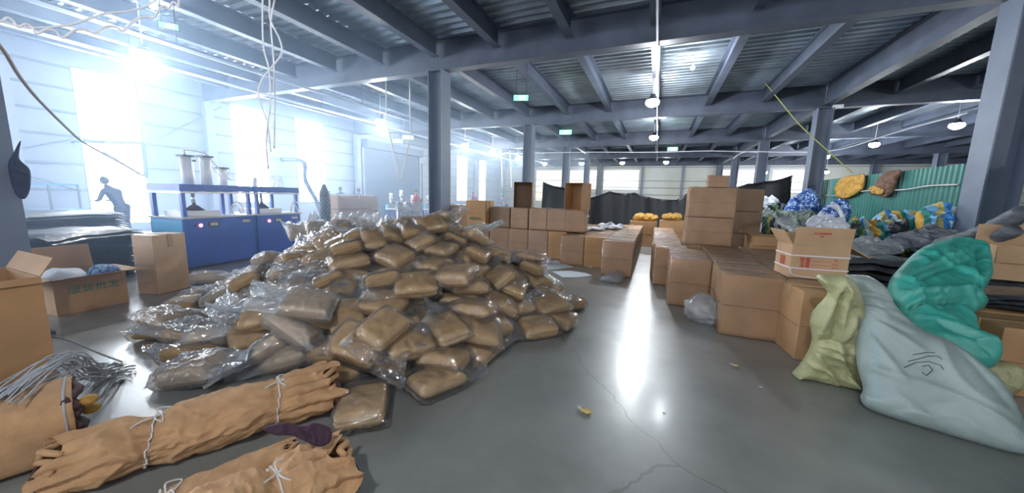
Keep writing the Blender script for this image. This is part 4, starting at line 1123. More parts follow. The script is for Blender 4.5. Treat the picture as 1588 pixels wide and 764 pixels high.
# ------------------------------------------------------------------ tied bundles of tan cloth in the foreground
def bundle(name, A, B, r0, r1, label, m='tan', seed=0, nr=84, nl=110, ties=(), fan=.3, flat=.8, lift_z=0.0, end_dark=True):
    """a long bale of folded cloth from A to B: an outer wrap with lengthways pleats that fan open at the far end"""
    D = (B - A); L = D.length; D.normalize(); side = D.cross(Vector((0, 0, 1))).normalized(); up = side.cross(D).normalized()
    t = thing(name, label, 'bundle', (A.x, A.y, 0))
    O = Vector((A.x, A.y, 0)); v = []
    for i in range(nl + 1):
        s = i / nl; r = r0 + (r1 - r0) * s
        for (ts, td) in ties:
            r *= 1 - td * math.exp(-((s - ts) / .05) ** 2)
        fn = max(0, (s - (1 - fan)) / fan); fn2 = max(0, (.16 - s) / .16)
        c = A + D * (L * s) + Vector((0, 0, r * flat * .98 + lift_z))
        for k in range(nr):
            a = 2 * PI * k / nr
            ra = r * (1 + .05 * noise.noise(Vector((math.cos(a) * 1.5, math.sin(a) * 1.5, s * 3 + seed))))
            ple = abs(math.sin(a * 5.5 + seed + 2.5 * noise.noise(Vector((s * 1.6, a * .5, seed)))))
            ra *= 1 - (.045 + .26 * fn + .24 * fn2) * (1 - ple) ** 1.6 * (1 if math.sin(a) > -.4 else .4)
            ra += .014 * noise.fractal(Vector((a * 1.2, s * 11, seed)), 1, 2, 4) + .010 * noise.noise(Vector((a * 1.4 + s * 9, s * 5, seed + 5)))
            wv = noise.noise(Vector((s * 3, a * .8, seed + 8))) * 1.5
            ra += .016 * max(0, 1 - abs(noise.noise(Vector((a * 1.3 + s * 5 + wv, s * 4 - a * .6, seed + 2)))) * 3.4) ** 3 + .010 * max(0, 1 - abs(noise.noise(Vector((a * 2.6 - s * 4, s * 12 + wv, seed + 12)))) * 3.4) ** 2 - .008
            for (ts, td) in ties:                       # drag folds around the string
                ra -= .016 * math.exp(-abs(s - ts) / .10) * (.5 + .5 * math.sin(a * 13 + seed))
            push = (.05 * fn * math.sin(a * 4 + seed) + .03 * fn * math.sin(a * 9)) if s > .9 else 0
            p = c + side * (ra * math.cos(a) * 1.08) + up * (ra * math.sin(a) * flat) + D * (push * (s - .9) * 10 * 1.0 + (-.05 * math.sin(a * 3 + seed) * fn2))
            if p.z < .004: p.z = .004 + .002 * (k % 3)
            v.append(p - O)
    f = []
    for i in range(nl):
        for k in range(nr): f.append((i * nr + k, i * nr + (k + 1) % nr, (i + 1) * nr + (k + 1) % nr, (i + 1) * nr + k))
    o = ob('wrap', v, f, m, t, True); md = o.modifiers.new('sub', 'SUBSURF'); md.levels = 1; md.render_levels = 1
    # folded layers showing at both ends
    for e, (s0, dirn) in enumerate(((0.0, -1), (1.0, 1))):
        r = (r0, r1)[e]; mm = MB(); c = (A if e == 0 else B) + Vector((0, 0, r * flat * .98 + lift_z))
        nlay = 7
        for j in range(nlay):
            zz = (j + .5) / nlay * 2 - 1; hw = r * 1.0 * math.sqrt(max(.05, 1 - zz * zz)) * .88; th = r * flat / nlay * .8
            pts = []
            for q in range(13):
                u_ = -1 + q / 6
                ex = dirn * (.02 + .05 * noise.noise(Vector((u_ * 1.5, j * 2.7, seed))) - .05 * u_ * u_)
                pts.append(c + side * (hw * u_) + up * (zz * r * flat * .84 + .012 * math.sin(u_ * 4 + j)) + D * ex)
            mm.tube(pts, th, 8, True)
        q = mm.build('cloth_layers', m if e else m, t, True, loc=None); q.data.transform(Matrix.Translation(-O))
        q2 = MB()
        for j in range(3):
            zz = -.5 + j * .45; hw = r * .8
            q2.tube([c + side * (hw * (-1 + k / 4)) + up * (zz * r * flat * .8 + .01 * math.sin(k + j)) + D * (dirn * .03) for k in range(9)], r * .06, 6)
        q2 = q2.build('dark_lining', 'tan_dark', t, True); q2.data.transform(Matrix.Translation(-O)); q2['label'] = 'dark brown cloth edge between the tan folds'
    # strings
    for n_, (ts, td) in enumerate(ties):
        if td <= 0: continue
        i = int(ts * nl); ring = []
        for k in range(nr + 1):
            j = max(0, min(nl, i + int(3 * math.sin(2 * PI * k / nr))))
            p = v[j * nr + k % nr]; cc = A + D * (L * j / nl) + Vector((0, 0, r0 * flat)) - O
            ring.append(p + (p - cc).normalized() * .006)
        mm = MB().tube(ring, .0045, 6, False)
        top = ring[nr // 4]
        for a_, b_, c_ in ((.06, .03, .05), (-.05, .05, .05)):
            mm.tube(smooth_path([top, top + side * a_ + Vector((0, 0, .02)), top + side * (a_ * 1.3) + D * b_, top + D * b_ * .6 + Vector((0, 0, .01)), top]), .004, 5)
        mm.tube(smooth_path([top, top - D * .06 + side * .03 + Vector((0, 0, .006)), top - D * .12 + side * .06 - Vector((0, 0, .02))]), .004, 5)
        mm.build('string', 'string', t, True)
    return t

bundle('cloth_bundle', Vector((-2.62, .56, 0)), Vector((-2.02, 1.62, 0)), .165, .195, 'long bundle of tan cloth tied with white string, running diagonally toward the heap', seed=1, ties=((.28, .14), (.74, .05)), fan=.30)
bundle('cloth_bundle', Vector((-1.62, .45, 0)), Vector((-1.36, 1.12, 0)), .19, .18, 'shorter tan cloth bundle in front, its folds fanned open, dark lining on top', seed=6, ties=((.62, .12),), fan=.42)
bundle('cloth_bundle', Vector((-2.02, .42, 0)), Vector((-1.72, 1.12, 0)), .10, .10, 'small tan cloth roll squeezed in the gap between the two big bundles', seed=11, ties=((.3, .12),), fan=.2, nr=40, nl=40)
# dark lining flap over the shorter bundle
pl = plane3(at(470, 680, .36), at(545, 668, .34), at(500, 655, .40))
o = sheet_body('dark_lining_cloth', on_plane(pl, [(408, 663), (440, 655), (470, 660), (488, 655), (512, 664), (512, 684), (492, 692), (455, 676), (425, 674)]), pl, .02, 'maroon', wr=.012, wf=12)
tag(o, 'dark purple lining cloth sticking out on top of the shorter tan bundle', 'cloth')
# bale at the left edge
t = thing('cloth_bale', 'tan cloth bale with dark edges at the picture edge, grey strings lying on it', 'bundle', (-3.12, .38, 0), 1.27)
m = MB(); nl, nr = 40, 30; v = []
for i in range(nl + 1):
    s = i / nl; x = -.42 + .80 * s
    for k in range(nr):
        a = 2 * PI * k / nr; c, sn = math.cos(a), math.sin(a)
        y = .21 * math.copysign(abs(c) ** .5, c); z = .19 + .185 * math.copysign(abs(sn) ** .45, sn)
        q = Vector((x, y, z)); q += noise.noise_vector(q * 6 + Vector((3, 1, 4))) * .018; q.z = max(q.z, .004)
        v.append(q)
f = [(i * nr + k, i * nr + (k + 1) % nr, (i + 1) * nr + (k + 1) % nr, (i + 1) * nr + k) for i in range(nl) for k in range(nr)] + [tuple(range(nr))[::-1], tuple(nl * nr + k for k in range(nr))]
ob('wrap', v, f, 'tan', t, True)
m = MB()
for j in range(9):
    zz = .035 + j * .038
    m.tube([Vector((.385 + .02 * math.sin(j * 2.1 + q), -.19 + q * .0475, zz + .004 * math.sin(q + j))) for q in range(9)], .019, 8)
m.build('cloth_layers', 'tan_dark', t, True)
m = MB()
for j in range(3): MB().ball((.44, -.10 + .13 * (j % 2), .07 + j * .11), .04, .05, .025, 6).build('folded_corner', 'yellowcloth', t, True)
MB().tube([(.36, .215 * math.copysign(abs(math.cos(a)) ** .5, math.cos(a)), .19 + .19 * math.copysign(abs(math.sin(a)) ** .45, math.sin(a))) for a in [2 * PI * k / 24 for k in range(25)]], .006, 6, False).build('string', 'greystring', t, True)
# bunch of grey strings
m = MB(); rnd = random.Random(3)
for j in range(30):
    a = at(-20 + rnd.uniform(-10, 60), 628 - rnd.uniform(0, 26), .40); b = at(rnd.uniform(150, 200), rnd.uniform(560, 582), .03)
    mid = a.lerp(b, .45) + Vector((rnd.uniform(-.06, .06), rnd.uniform(-.06, .06), rnd.uniform(.0, .04))); mid.z = max(mid.z, .385 if j % 3 else .3)
    q2 = a.lerp(b, .75) + Vector((rnd.uniform(-.05, .05), rnd.uniform(-.05, .05), 0)); q2.z = .12
    pts = [a, mid, q2, b]
    if j % 3 == 0: pts += [b + Vector((.05, .02, 0)), b + Vector((.03, -.05, .0)), q2 + Vector((.04, -.04, -.09))]
    m.tube(smooth_path(pts, 5), .0042, 5)
tag(m.build('string_bunch', 'greystring', smooth=True), 'loose bunch of grey strings trailing from the bale onto the shiny floor', 'strings')
rope('floor_string', [at(78, 520, .006), at(110, 528, .006), at(150, 545, .006), at(190, 560, .006)], .004, 'greystring', 'thin string lying on the floor between the open cartons and the bags', 'string')

# ------------------------------------------------------------------ woven sacks on the right
pl = plane3(at(1335, 632, .02), at(1588, 704, .02), at(1330, 432, .90))
o = sheet_body('woven_sack', on_plane(pl, [(1304, 430), (1325, 427), (1348, 430), (1375, 448), (1392, 478), (1425, 508), (1475, 530), (1520, 562), (1560, 600), (1585, 650), (1600, 700), (1586, 705), (1530, 692), (1450, 668), (1385, 648), (1345, 632), (1334, 616), (1338, 600), (1328, 560), (1325, 500), (1318, 465)]), pl, .13, 'silver', wr=.020, wf=2.6, seed=4, back=.9, res=.016, folds=fold_lines(pl, [((1322, 478), (1450, 506), .018, .03), ((1322, 482), (1420, 545), .015, .025), ((1326, 500), (1395, 590), .015, .02), ((1330, 470), (1470, 535), .02, -.03), ((1324, 490), (1400, 520), .012, -.022), ((1385, 472), (1310, 455), .018, -.035), ((1392, 478), (1545, 590), .02, .03), ((1330, 615), (1345, 560), .012, .02), ((1480, 545), (1580, 660), .02, -.02), ((1360, 640), (1500, 620), .03, -.015), ((1560, 690), (1500, 660), .02, .015)]))
lift(o); tag(o, 'big silver-grey woven plastic sack slumped over the floor with black writing', 'sack')
def scribble(pl, strokes, r, parent, m, off):
    mm = MB()
    for s in strokes:
        pts = [p + pl[3] * off for p in on_plane(pl, s)]
        mm.tube(smooth_path(pts, 5), r, 5)
    return mm.build('writing', m, parent, True)
# the writing and the blue stripe follow the sack's surface: project them onto it
def drape(target, pixs, r, name, m, off=.004):
    dg = bpy.context.evaluated_depsgraph_get(); dg.update(); from mathutils.bvhtree import BVHTree
    bv = BVHTree.FromObject(target, dg); mm = MB(); C0 = Vector((0, 0, CAM_H))
    for s in pixs:
        pts = []
        for i in range(len(s) - 1):
            for k in range(6):
                x = s[i][0] + (s[i + 1][0] - s[i][0]) * k / 6; y = s[i][1] + (s[i + 1][1] - s[i][1]) * k / 6
                h, nn, _, _ = bv.ray_cast(C0, ray(x, y).normalized())
                if h is not None: pts.append(h + nn * off)
        if len(pts) > 2: mm.tube(pts, r, 5)
    if mm.v: return mm.build(name, m, target, True)
drape(o, [[(1408, 560), (1425, 556), (1440, 552), (1455, 552), (1462, 558)], [(1402, 570), (1420, 562), (1440, 560), (1458, 566), (1464, 574)], [(1430, 568), (1440, 566), (1446, 574), (1436, 582), (1428, 576)], [(1415, 550), (1438, 546), (1452, 547)]], .0022, 'writing', 'marker')
drape(o, [[(1349, 500), (1358, 520), (1362, 570), (1358, 610), (1352, 626)]], .0028, 'blue_stripe', 'palestripe', -.0012)
pl = plane3(at(1236, 580, .02), at(1335, 600, .02), at(1270, 440, .86))
o = sheet_body('woven_sack', on_plane(pl, [(1228, 577), (1240, 566), (1258, 530), (1256, 500), (1262, 480), (1283, 455), (1266, 428), (1300, 426), (1322, 432), (1340, 470), (1344, 530), (1338, 596), (1300, 596), (1262, 588), (1236, 583)]), pl, .10, 'yellowsack', wr=.030, wf=5, seed=9, back=.8, res=.014, folds=fold_lines(pl, [((1305, 432), (1262, 520), .015, .035), ((1300, 450), (1285, 520), .015, -.05), ((1315, 440), (1300, 500), .012, .04), ((1262, 535), (1335, 560), .02, .03), ((1270, 520), (1330, 530), .015, -.045), ((1320, 470), (1338, 520), .02, -.05)]))
lift(o); tag(o, 'pale yellow woven sack crumpled between a carton and the silver sack', 'sack')
pl = plane3(at(1395, 500, .50), at(1560, 560, .34), at(1450, 385, 1.06))
o = sheet_body('woven_sack', on_plane(pl, [(1378, 440), (1395, 415), (1425, 388), (1462, 379), (1500, 385), (1528, 400), (1536, 430), (1524, 452), (1518, 466), (1530, 473), (1512, 482), (1500, 480), (1508, 500), (1515, 525), (1545, 560), (1530, 570), (1480, 560), (1430, 540), (1405, 500), (1388, 470)]), pl, .15, 'teal', wr=.028, wf=3.6, seed=13, back=.9, res=.018, folds=fold_lines(pl, [((1400, 486), (1530, 476), .03, -.10), ((1395, 470), (1520, 462), .03, .06), ((1395, 440), (1490, 400), .02, .04), ((1400, 455), (1495, 415), .018, -.04), ((1500, 400), (1500, 470), .02, -.05), ((1512, 400), (1522, 450), .02, .04), ((1410, 500), (1540, 560), .025, .05), ((1440, 520), (1545, 572), .02, -.04)]))
lift(o); tag(o, 'shiny teal green woven sack draped over the goods behind the silver sack', 'sack')
pl = plane3(at(1500, 590, .05), at(1588, 610, .05), at(1540, 550, .3))
o = sheet_body('woven_sack', on_plane(pl, [(1420, 520), (1450, 512), (1480, 540), (1530, 555), (1570, 560), (1588, 578), (1584, 600), (1560, 610), (1520, 600), (1470, 570)]), pl, .14, 'yellowsack', wr=.02, wf=6, seed=21, back=.6)
lift(o); tag(o, 'pale yellow woven sack showing from behind the silver sack, under the teal one', 'sack')

# goods behind the sacks
def wrapped_stack(x, y, z, w_, d_, n, th, label, m, rot=0.0, seed=0, name='fabric_stack', group=None, cat='fabric'):
    """folded sheets of fabric piled flat: each sheet sags and slips differently"""
    out = []
    t = thing(name, label, cat, (x, y, z), rot, group)
    for j in range(n):
        v = []; nx, ny = 18, 12; rnd = random.Random(seed * 31 + j); ox, oy = rnd.uniform(-.04, .04), rnd.uniform(-.03, .03)
        for s in (1, -1):
            for a in range(nx + 1):
                for b in range(ny + 1):
                    X = (a / nx - .5) * w_ * (1 + .04 * rnd.uniform(0, 1) * (a in (0, nx))); Y = (b / ny - .5) * d_
                    e = min(1, min(a, nx - a) / 2) * min(1, min(b, ny - b) / 2) ** .5
                    e2 = 1 if (0 < a < nx and 0 < b < ny) else 0
                    zz = j * th + th / 2 + .5 * th * noise.noise(Vector((X * 5, Y * 5, seed + j * .25))) + s * th * .47 * (e2 * .4 + .6 * e2 * e + .0) + s * .0012
                    sag = -.03 * (abs(2 * X / w_) ** 4) - .02 * (abs(2 * Y / d_) ** 4)
                    zz += sag * (j / max(1, n)) * 1.5
                    v.append((X + ox, Y + oy, max(.003, zz)))
        K = (nx + 1) * (ny + 1); f = []
        for a in range(nx):
            for b in range(ny):
                i0, i1, i2, i3 = a * (ny + 1) + b, (a + 1) * (ny + 1) + b, (a + 1) * (ny + 1) + b + 1, a * (ny + 1) + b + 1
                f.append((i0, i1, i2, i3)); f.append((K + i3, K + i2, K + i1, K + i0))
        ob('folded_sheet', v, f, m, t, True)
    return t

def tz(o, z): o.location.z = z; return o
wrapped_stack(2.85, 5.85, 0, 1.25, .75, 10, .085, 'film-wrapped stack of dark fabric behind the sacks, right of the printed box', 'dark_wrap', -.1, 3)
carton(2.66, 3.98, 0, .62, .5, .56, 'brown carton at the picture edge behind the teal sack', 'card')
carton(2.30, 4.30, 0, .33, .45, .53, 'narrow carton mostly hidden behind the teal sack', 'card_dark')
wrapped_stack(3.42, 4.8, .575, .95, .6, 3, .05, 'dark film-wrapped fabric lying on the carton at the picture edge', 'dark_wrap', -.12, 8)
carton(2.8, 4.52, 0, .8, .6, .565, 'carton that carries the dark fabric at the picture edge', 'card')
p = at_y(1530, 425, 5.3); open_carton(p.x, 5.25, .76, .42, .34, .36, 'open carton with a raised flap standing on the dark fabric at the picture edge', 'card_pale', -.08, (('b', .2, -2), ('f', .18, 172)))
wrapped_stack(3.55, 5.65, 0, 1.3, .9, 9, .082, 'dark fabric stack under the open carton at the picture edge', 'dark_wrap', -.05, 12)
def fabric_roll(A, B, r, label, seed):
    D = (B - A); L = D.length; D.normalize(); side = D.cross(Vector((0, 0, 1))).normalized(); up = side.cross(D).normalized()
    t = thing('fabric_roll', label, 'fabric', A, 0, 'leaning grey rolls'); nl_, nr_ = 40, 36; v = []
    for i in range(nl_ + 1):
        s_ = i / nl_
        for k in range(nr_):
            a_ = 2 * PI * k / nr_; rr_ = r * (1 + .14 * abs(math.sin(a_ * 2.5 + seed)) + .10 * noise.noise(Vector((math.cos(a_) * 2, math.sin(a_) * 2, s_ * 6 + seed))) + .08 * noise.noise(Vector((a_ * 3, s_ * 14, seed))))
            v.append(D * (L * s_) + side * (rr_ * 1.25 * math.cos(a_)) + up * (rr_ * .8 * math.sin(a_) - .05 * math.sin(PI * s_)))
    f = [(i * nr_ + k, i * nr_ + (k + 1) % nr_, (i + 1) * nr_ + (k + 1) % nr_, (i + 1) * nr_ + k) for i in range(nl_) for k in range(nr_)] + [tuple(range(nr_))[::-1], tuple(nl_ * nr_ + k for k in range(nr_))]
    ob('roll', v, f, 'grey_fabric', t, True)
    for s_ in (.25, .7): MB().tube([v[int(s_ * nl_) * nr_ + k % nr_] * 1.0 for k in range(nr_ + 1)], .006, 5, False).build('tie', 'greystring', t)
fabric_roll(at_y(1462, 378, 6.3), at_y(1590, 328, 5.6), .085, 'grey fabric roll wrapped in film, leaning up behind the teal sack', 5)
fabric_roll(at_y(1470, 392, 6.1), at_y(1570, 356, 5.5), .07, 'lower grey fabric roll wrapped in film beneath the leaning one', 8)
pl = plane3(at_y(1370, 376, 7.2), at_y(1490, 376, 6.9), at_y(1420, 350, 7.5))
o = sheet_body('plastic_sheeting', on_plane(pl, [(1368, 378), (1385, 366), (1420, 358), (1440, 350), (1470, 358), (1500, 366), (1505, 378), (1480, 386), (1430, 384), (1390, 386)]), pl, .08, 'grey_fabric', wr=.03, wf=7, seed=2); tag(o, 'crumpled grey sheeting above the teal sack in front of the striped quilts', 'sheeting')
pl = plane3(at_y(1312, 384, 5.55), at_y(1400, 384, 5.6), at_y(1350, 366, 5.9))
o = sheet_body('plastic_film', on_plane(pl, [(1308, 384), (1320, 374), (1345, 368), (1370, 378), (1396, 382), (1400, 392), (1360, 396), (1320, 396)]), pl, .05, 'film_milky', wr=.03, wf=10, seed=6); tag(o, 'pale plastic film crumpled on the dark fabric beside the printed box', 'plastic film')

# textile heap before the fence
wrapped_stack(3.75, 8.75, 0, 1.5, 1.1, 8, .10, 'dark cloth stack low in the textile heap, under the striped quilts', 'darkstripe', .1, 21, 'cloth_stack', None, 'cloth')
wrapped_stack(3.3, 10.2, 0, 1.6, 1.3, 9, .11, 'dark cloth stack low in the textile heap, under the blue floral quilts', 'camo', .0, 22, 'cloth_stack', None, 'cloth')
wrapped_stack(2.75, 11.8, 0, 1.5, 1.2, 10, .11, 'dark cloth stack low in the textile heap, under the white-striped quilt', 'darkstripe', .0, 23, 'cloth_stack', None, 'cloth')
def heap(pixs, Y0, Y1, ztop, th, m, label, seed, name='quilt', cat='quilt', wr=.07, wf=3.4):
    th *= .6
    xs = [p[0] for p in pixs]; ys = [p[1] for p in pixs]
    a = at_y(min(xs), max(ys), Y0); b = at_y(max(xs), max(ys), Y0); c = at_y((min(xs) + max(xs)) / 2, min(ys), Y1)
    pl = plane3(a, b, c)
    o = sheet_body(name, on_plane(pl, pixs), pl, th, m, wr=wr, wf=wf, seed=seed, back=.5); lift(o)
    return tag(o, label, cat)
heap([(1312, 350), (1335, 345), (1362, 348), (1385, 344), (1392, 360), (1388, 374), (1350, 380), (1318, 374), (1306, 362)], 8.2, 8.8, 0, .2, 'striped', 'blue and yellow striped quilt low in the heap, right of the printed box', 3)
heap([(1350, 342), (1370, 335), (1400, 332), (1425, 336), (1430, 350), (1412, 362), (1380, 360), (1355, 354)], 8.6, 9.2, 0, .2, 'striped', 'blue and yellow striped quilt in the middle of the heap', 31)
heap([(1420, 332), (1432, 322), (1455, 318), (1474, 320), (1476, 345), (1470, 358), (1440, 360), (1422, 356)], 8.3, 8.6, 0, .25, 'striped', 'brightly striped blue and orange quilt against the white column', 12)
heap([(1376, 350), (1390, 344), (1408, 346), (1410, 356), (1392, 360), (1378, 358)], 8.0, 8.3, 0, .08, 'black_fabric', 'black cloth lying in the middle of the striped quilts', 5, 'black_cloth', 'cloth')
heap([(1300, 372), (1312, 352), (1322, 340), (1335, 352), (1340, 372), (1320, 384)], 7.6, 8.2, 0, .2, 'darkstripe', 'dark striped cloth heap directly right of the printed box', 6, 'cloth_heap', 'cloth')
heap([(1320, 390), (1330, 378), (1380, 380), (1388, 392), (1350, 402)], 7.2, 7.8, 0, .16, 'darkstripe', 'dark striped cloth beneath the lower striped quilt', 61, 'cloth_heap', 'cloth')
heap([(1215, 332), (1222, 315), (1240, 305), (1255, 301), (1268, 308), (1274, 322), (1268, 334), (1240, 336)], 10.6, 11.6, 0, .3, 'floral', 'blue and white floral quilt heaped at the foot of the middle white column', 4)
heap([(1268, 338), (1274, 326), (1290, 318), (1308, 316), (1318, 325), (1316, 342), (1296, 350), (1272, 346)], 9.6, 10.2, 0, .3, 'floral', 'blue and white floral quilt just above the printed box', 42)
heap([(1160, 352), (1166, 336), (1185, 330), (1215, 332), (1250, 330), (1272, 338), (1268, 352), (1215, 354)], 9.8, 10.8, 0, .22, 'camo', 'grey green quilt spread below the floral one', 7)
heap([(1172, 322), (1176, 312), (1200, 310), (1216, 318), (1222, 330), (1198, 334), (1174, 332)], 11.2, 11.9, 0, .2, 'darkstripe', 'dark quilt with white stripes behind the shaded carton pile', 8)
heap([(1178, 314), (1186, 307), (1200, 306), (1208, 311), (1204, 317), (1184, 318)], 11.3, 11.7, 0, .12, 'whitecloth', 'small pale blue bundle on top of the white-striped quilt', 9, 'bundle', 'bundle')
carton(at_y(1176, 352, 8.8).x, 8.75, 0, .55, .5, .78, 'hidden carton under the green and yellow cloth behind the low open carton', 'card')
heap([(1172, 352), (1178, 342), (1196, 340), (1208, 346), (1208, 360), (1184, 362)], 8.8, 9.3, 0, .16, 'darkstripe', 'green and yellow striped cloth behind the low open carton', 19, 'cloth_heap', 'cloth')
heap([(1250, 350), (1256, 340), (1272, 336), (1292, 340), (1300, 352), (1276, 358)], 7.8, 8.4, 0, .12, 'whitecloth', 'white plastic heap right behind the raised flap of the printed box', 23, 'plastic_heap', 'plastic')
# white plastic in the printed box
pl = plane3(at(1210, 375, 1.0), at(1300, 375, 1.0), at(1250, 335, 1.25))
o = sheet_body('white_plastic', on_plane(pl, [(1203, 344), (1206, 338), (1220, 336), (1228, 344), (1236, 352), (1240, 372), (1230, 374), (1222, 356), (1212, 350)]), pl, .03, 'film_white', wr=.02, wf=14, seed=3, back=1); tag(o, 'white plastic spilling over the left flap of the printed box', 'plastic')
pl = plane3(at_y(1268, 352, 5.1), at_y(1316, 352, 5.1), at_y(1290, 325, 5.2))
o = sheet_body('white_plastic', on_plane(pl, [(1264, 354), (1276, 344), (1290, 340), (1302, 336), (1298, 326), (1288, 320), (1292, 314), (1300, 318), (1308, 332), (1312, 346), (1318, 354), (1300, 362), (1280, 362)]), pl, .05, 'film_white', wr=.02, wf=14, seed=8, back=1); tag(o, 'white plastic standing up out of the printed box', 'plastic')
# garments on the rope
for pts, mm, lab, sd in (([(1298, 303), (1302, 280), (1315, 273), (1328, 272), (1341, 270), (1340, 290), (1330, 300), (1318, 306), (1308, 308)], 'yellowcloth', 'mustard garment hung over the green fence', 3),
                         ([(1350, 300), (1360, 282), (1372, 268), (1388, 264), (1398, 265), (1392, 282), (1384, 300), (1374, 306), (1362, 303)], 'browncloth', 'brown and cream garment hung over the green fence', 9)):
    a = at_x(pts[0][0], pts[0][1], 5.2); b = at_x(pts[4][0], pts[0][1], 5.2); c = at_x(pts[3][0], pts[3][1], 5.2); pl = plane3(a, b, c)
    o = sheet_body('garment', on_plane(pl, pts), pl, .07, mm, wr=.04, wf=5, seed=sd, back=.2); tag(o, lab, 'garment')
    if mm == 'browncloth':
        o2 = sheet_body('cream_panel', on_plane(pl, [(1353, 292), (1362, 288), (1376, 294), (1374, 301), (1360, 300)]), (pl[0] + pl[3] * .07, pl[1], pl[2], pl[3]), .02, 'yellowcloth', o, wr=.01, wf=8, seed=2, back=.4)

# ------------------------------------------------------------------ black netting at the far end
def net(tops, zb, label, seed, m='netting', thick=.05):
    """netting hung from posts; tops = (x, y, z) along the upper edge"""
    v = []; nz = 14; n = 0; pts = []
    for a, b in zip(tops, tops[1:]):
        k = max(2, int((Vector(b) - Vector(a)).length / .12))
        for j in range(k):
            t = j / k; p = Vector(a).lerp(Vector(b), t); p.z -= .18 * (Vector(b) - Vector(a)).length / 1.6 * 4 * t * (1 - t) * .5; pts.append(p)
    pts.append(Vector(tops[-1]))
    for i, p in enumerate(pts):
        for j in range(nz + 1):
            s = j / nz; z = p.z * (1 - s) + zb * s
            off = .16 * noise.noise(Vector((i * .16, s * 1.3, seed))) * (.3 + s) + .05 * math.sin(i * .9 + seed)
            v.append((p.x + .05 * s, p.y - .35 * s + off, z))
    f = [(i * (nz + 1) + j, (i + 1) * (nz + 1) + j, (i + 1) * (nz + 1) + j + 1, i * (nz + 1) + j + 1) for i in range(len(pts) - 1) for j in range(nz)]
    o = ob('netting', v, f, m, None, True); md = o.modifiers.new('solid', 'SOLIDIFY'); md.thickness = .006
    tag(o, label, 'net')
    mm = MB()
    for q in tops: mm.tube([(q[0], q[1] + .05, .0), (q[0], q[1] + .05, q[2])], .02, 6)
    mm.build('post', 'girt', o); MB().tube([Vector(q) for q in pts], .02, 6).build('hem', 'netting', o)
    return o
def ty(l, Y): return [tuple(at_y(x, y, Y)) for x, y in l]
net(ty([(842, 282), (873, 291), (905, 296)], 15.5), .03, 'black netting raised beside the open carton, left of the aisle end', 1)
net(ty([(905, 308), (945, 297), (984, 299), (1050, 310), (1065, 300)], 16.5), .03, 'long black netting hung in scallops across the end of the aisle', 4)
net(ty([(1128, 292), (1160, 285), (1184, 282), (1229, 272)], 15.0), .03, 'black netting drawn up to a high corner beside the middle white column', 7)

# bundles on the far cartons
def lump(px, py, Y, rx, ry, rz, m, label, cat='bundle', name='cloth_lump', seed=0, n=14, z=None):
    c = at_y(px, py, Y); v = MB().ball((0, 0, 0), rx, ry, rz, n)
    for q in v.v:
        q += noise.noise_vector(q * (2.2 / rx) + Vector((seed, 0, 0))) * rx * .28; q.z = max(q.z, -rz * .85)
    o = v.build(name, m, None, True, loc=c if z is None else (c.x, c.y, z)); return tag(o, label, cat)
for i, (px, lab) in enumerate(((992, 'mustard cloth bundle at the left of the row below the netting'), (1008, 'mustard cloth bundle in the middle of the row below the netting'))):
    lump(px, 346, 12.0, .22, .18, .13, 'yellowcloth', lab, seed=i, z=.80 + .112)
for i, (px, lab) in enumerate(((1036, 'mustard cloth bundle left of the tall carton stack, nearer the aisle'), (1048, 'mustard cloth bundle tight against the tall carton stack'))):
    lump(px, 346, 13.1, .20, .18, .13, 'yellowcloth', lab, seed=i + 5, z=.80 + .112)
lump(948, 351, 9.6, .35, .2, .08, 'whitecloth', 'white plastic bag lying on the cartons left of the aisle', 'bag', 'plastic_bag', 3, z=.68 + .07)
lump(962, 350, 10.4, .06, .06, .05, 'orange', 'orange piece beside the white bag on the cartons', 'plastic', 'orange_plastic', 4, z=.68 + .044)
lump(920, 355, 9.0, .30, .18, .05, 'whitecloth', 'flat white plastic on the cartons next to the two-high row', 'plastic', 'plastic_heap', 8, z=.67 + .045)

# ------------------------------------------------------------------ things on the floor
def crumple(px, py, z, rx, ry, rz, m, label, seed, name='crumpled_plastic', amp=.45):
    c = at(px, py, 0); b = MB().ball((0, 0, 0), rx, ry, rz, 22)
    for q in b.v:
        d = q.normalized(); k = 1 + amp * (noise.fractal(d * 2.0 + Vector((seed, 0, 0)), 1, 2, 4)) - .14 * abs(noise.noise(d * 6 + Vector((seed, 3, 0)))) * 2
        q *= k; q.z = max(q.z, -rz * .9)
    o = b.build(name, m, None, True, loc=(c.x, c.y, rz * .9 + .004)); return tag(o, label, 'plastic')
FC = film_mat('crumpled_film', (.9, .92, .95), .34, .12, 16, 1.0); MT['crumpled'] = FC
p = crumple(1088, 499, 0, .21, .15, .19, 'crumpled', 'crumpled clear plastic bundle leaning against a carton right of the aisle', 4, amp=.3)
p.location.y -= .02
pl = (at(950, 437, .008), Vector((1, 0, 0)), Vector((0, 1, 0)), Vector((0, 0, 1)))
o = sheet_body('plastic_bag', on_plane(pl, [(931, 434), (945, 428), (950, 418), (960, 416), (968, 420), (968, 432), (962, 438), (948, 438)]), pl, .10, 'crumpled', wr=.03, wf=14, seed=3, back=.02); lift(o); tag(o, 'clear plastic bag lying on the floor before the corner carton', 'bag')
crumple(842, 409, 0, .15, .15, .10, 'film_white', 'crumpled white plastic on the floor between the heap and the cartons', 7)
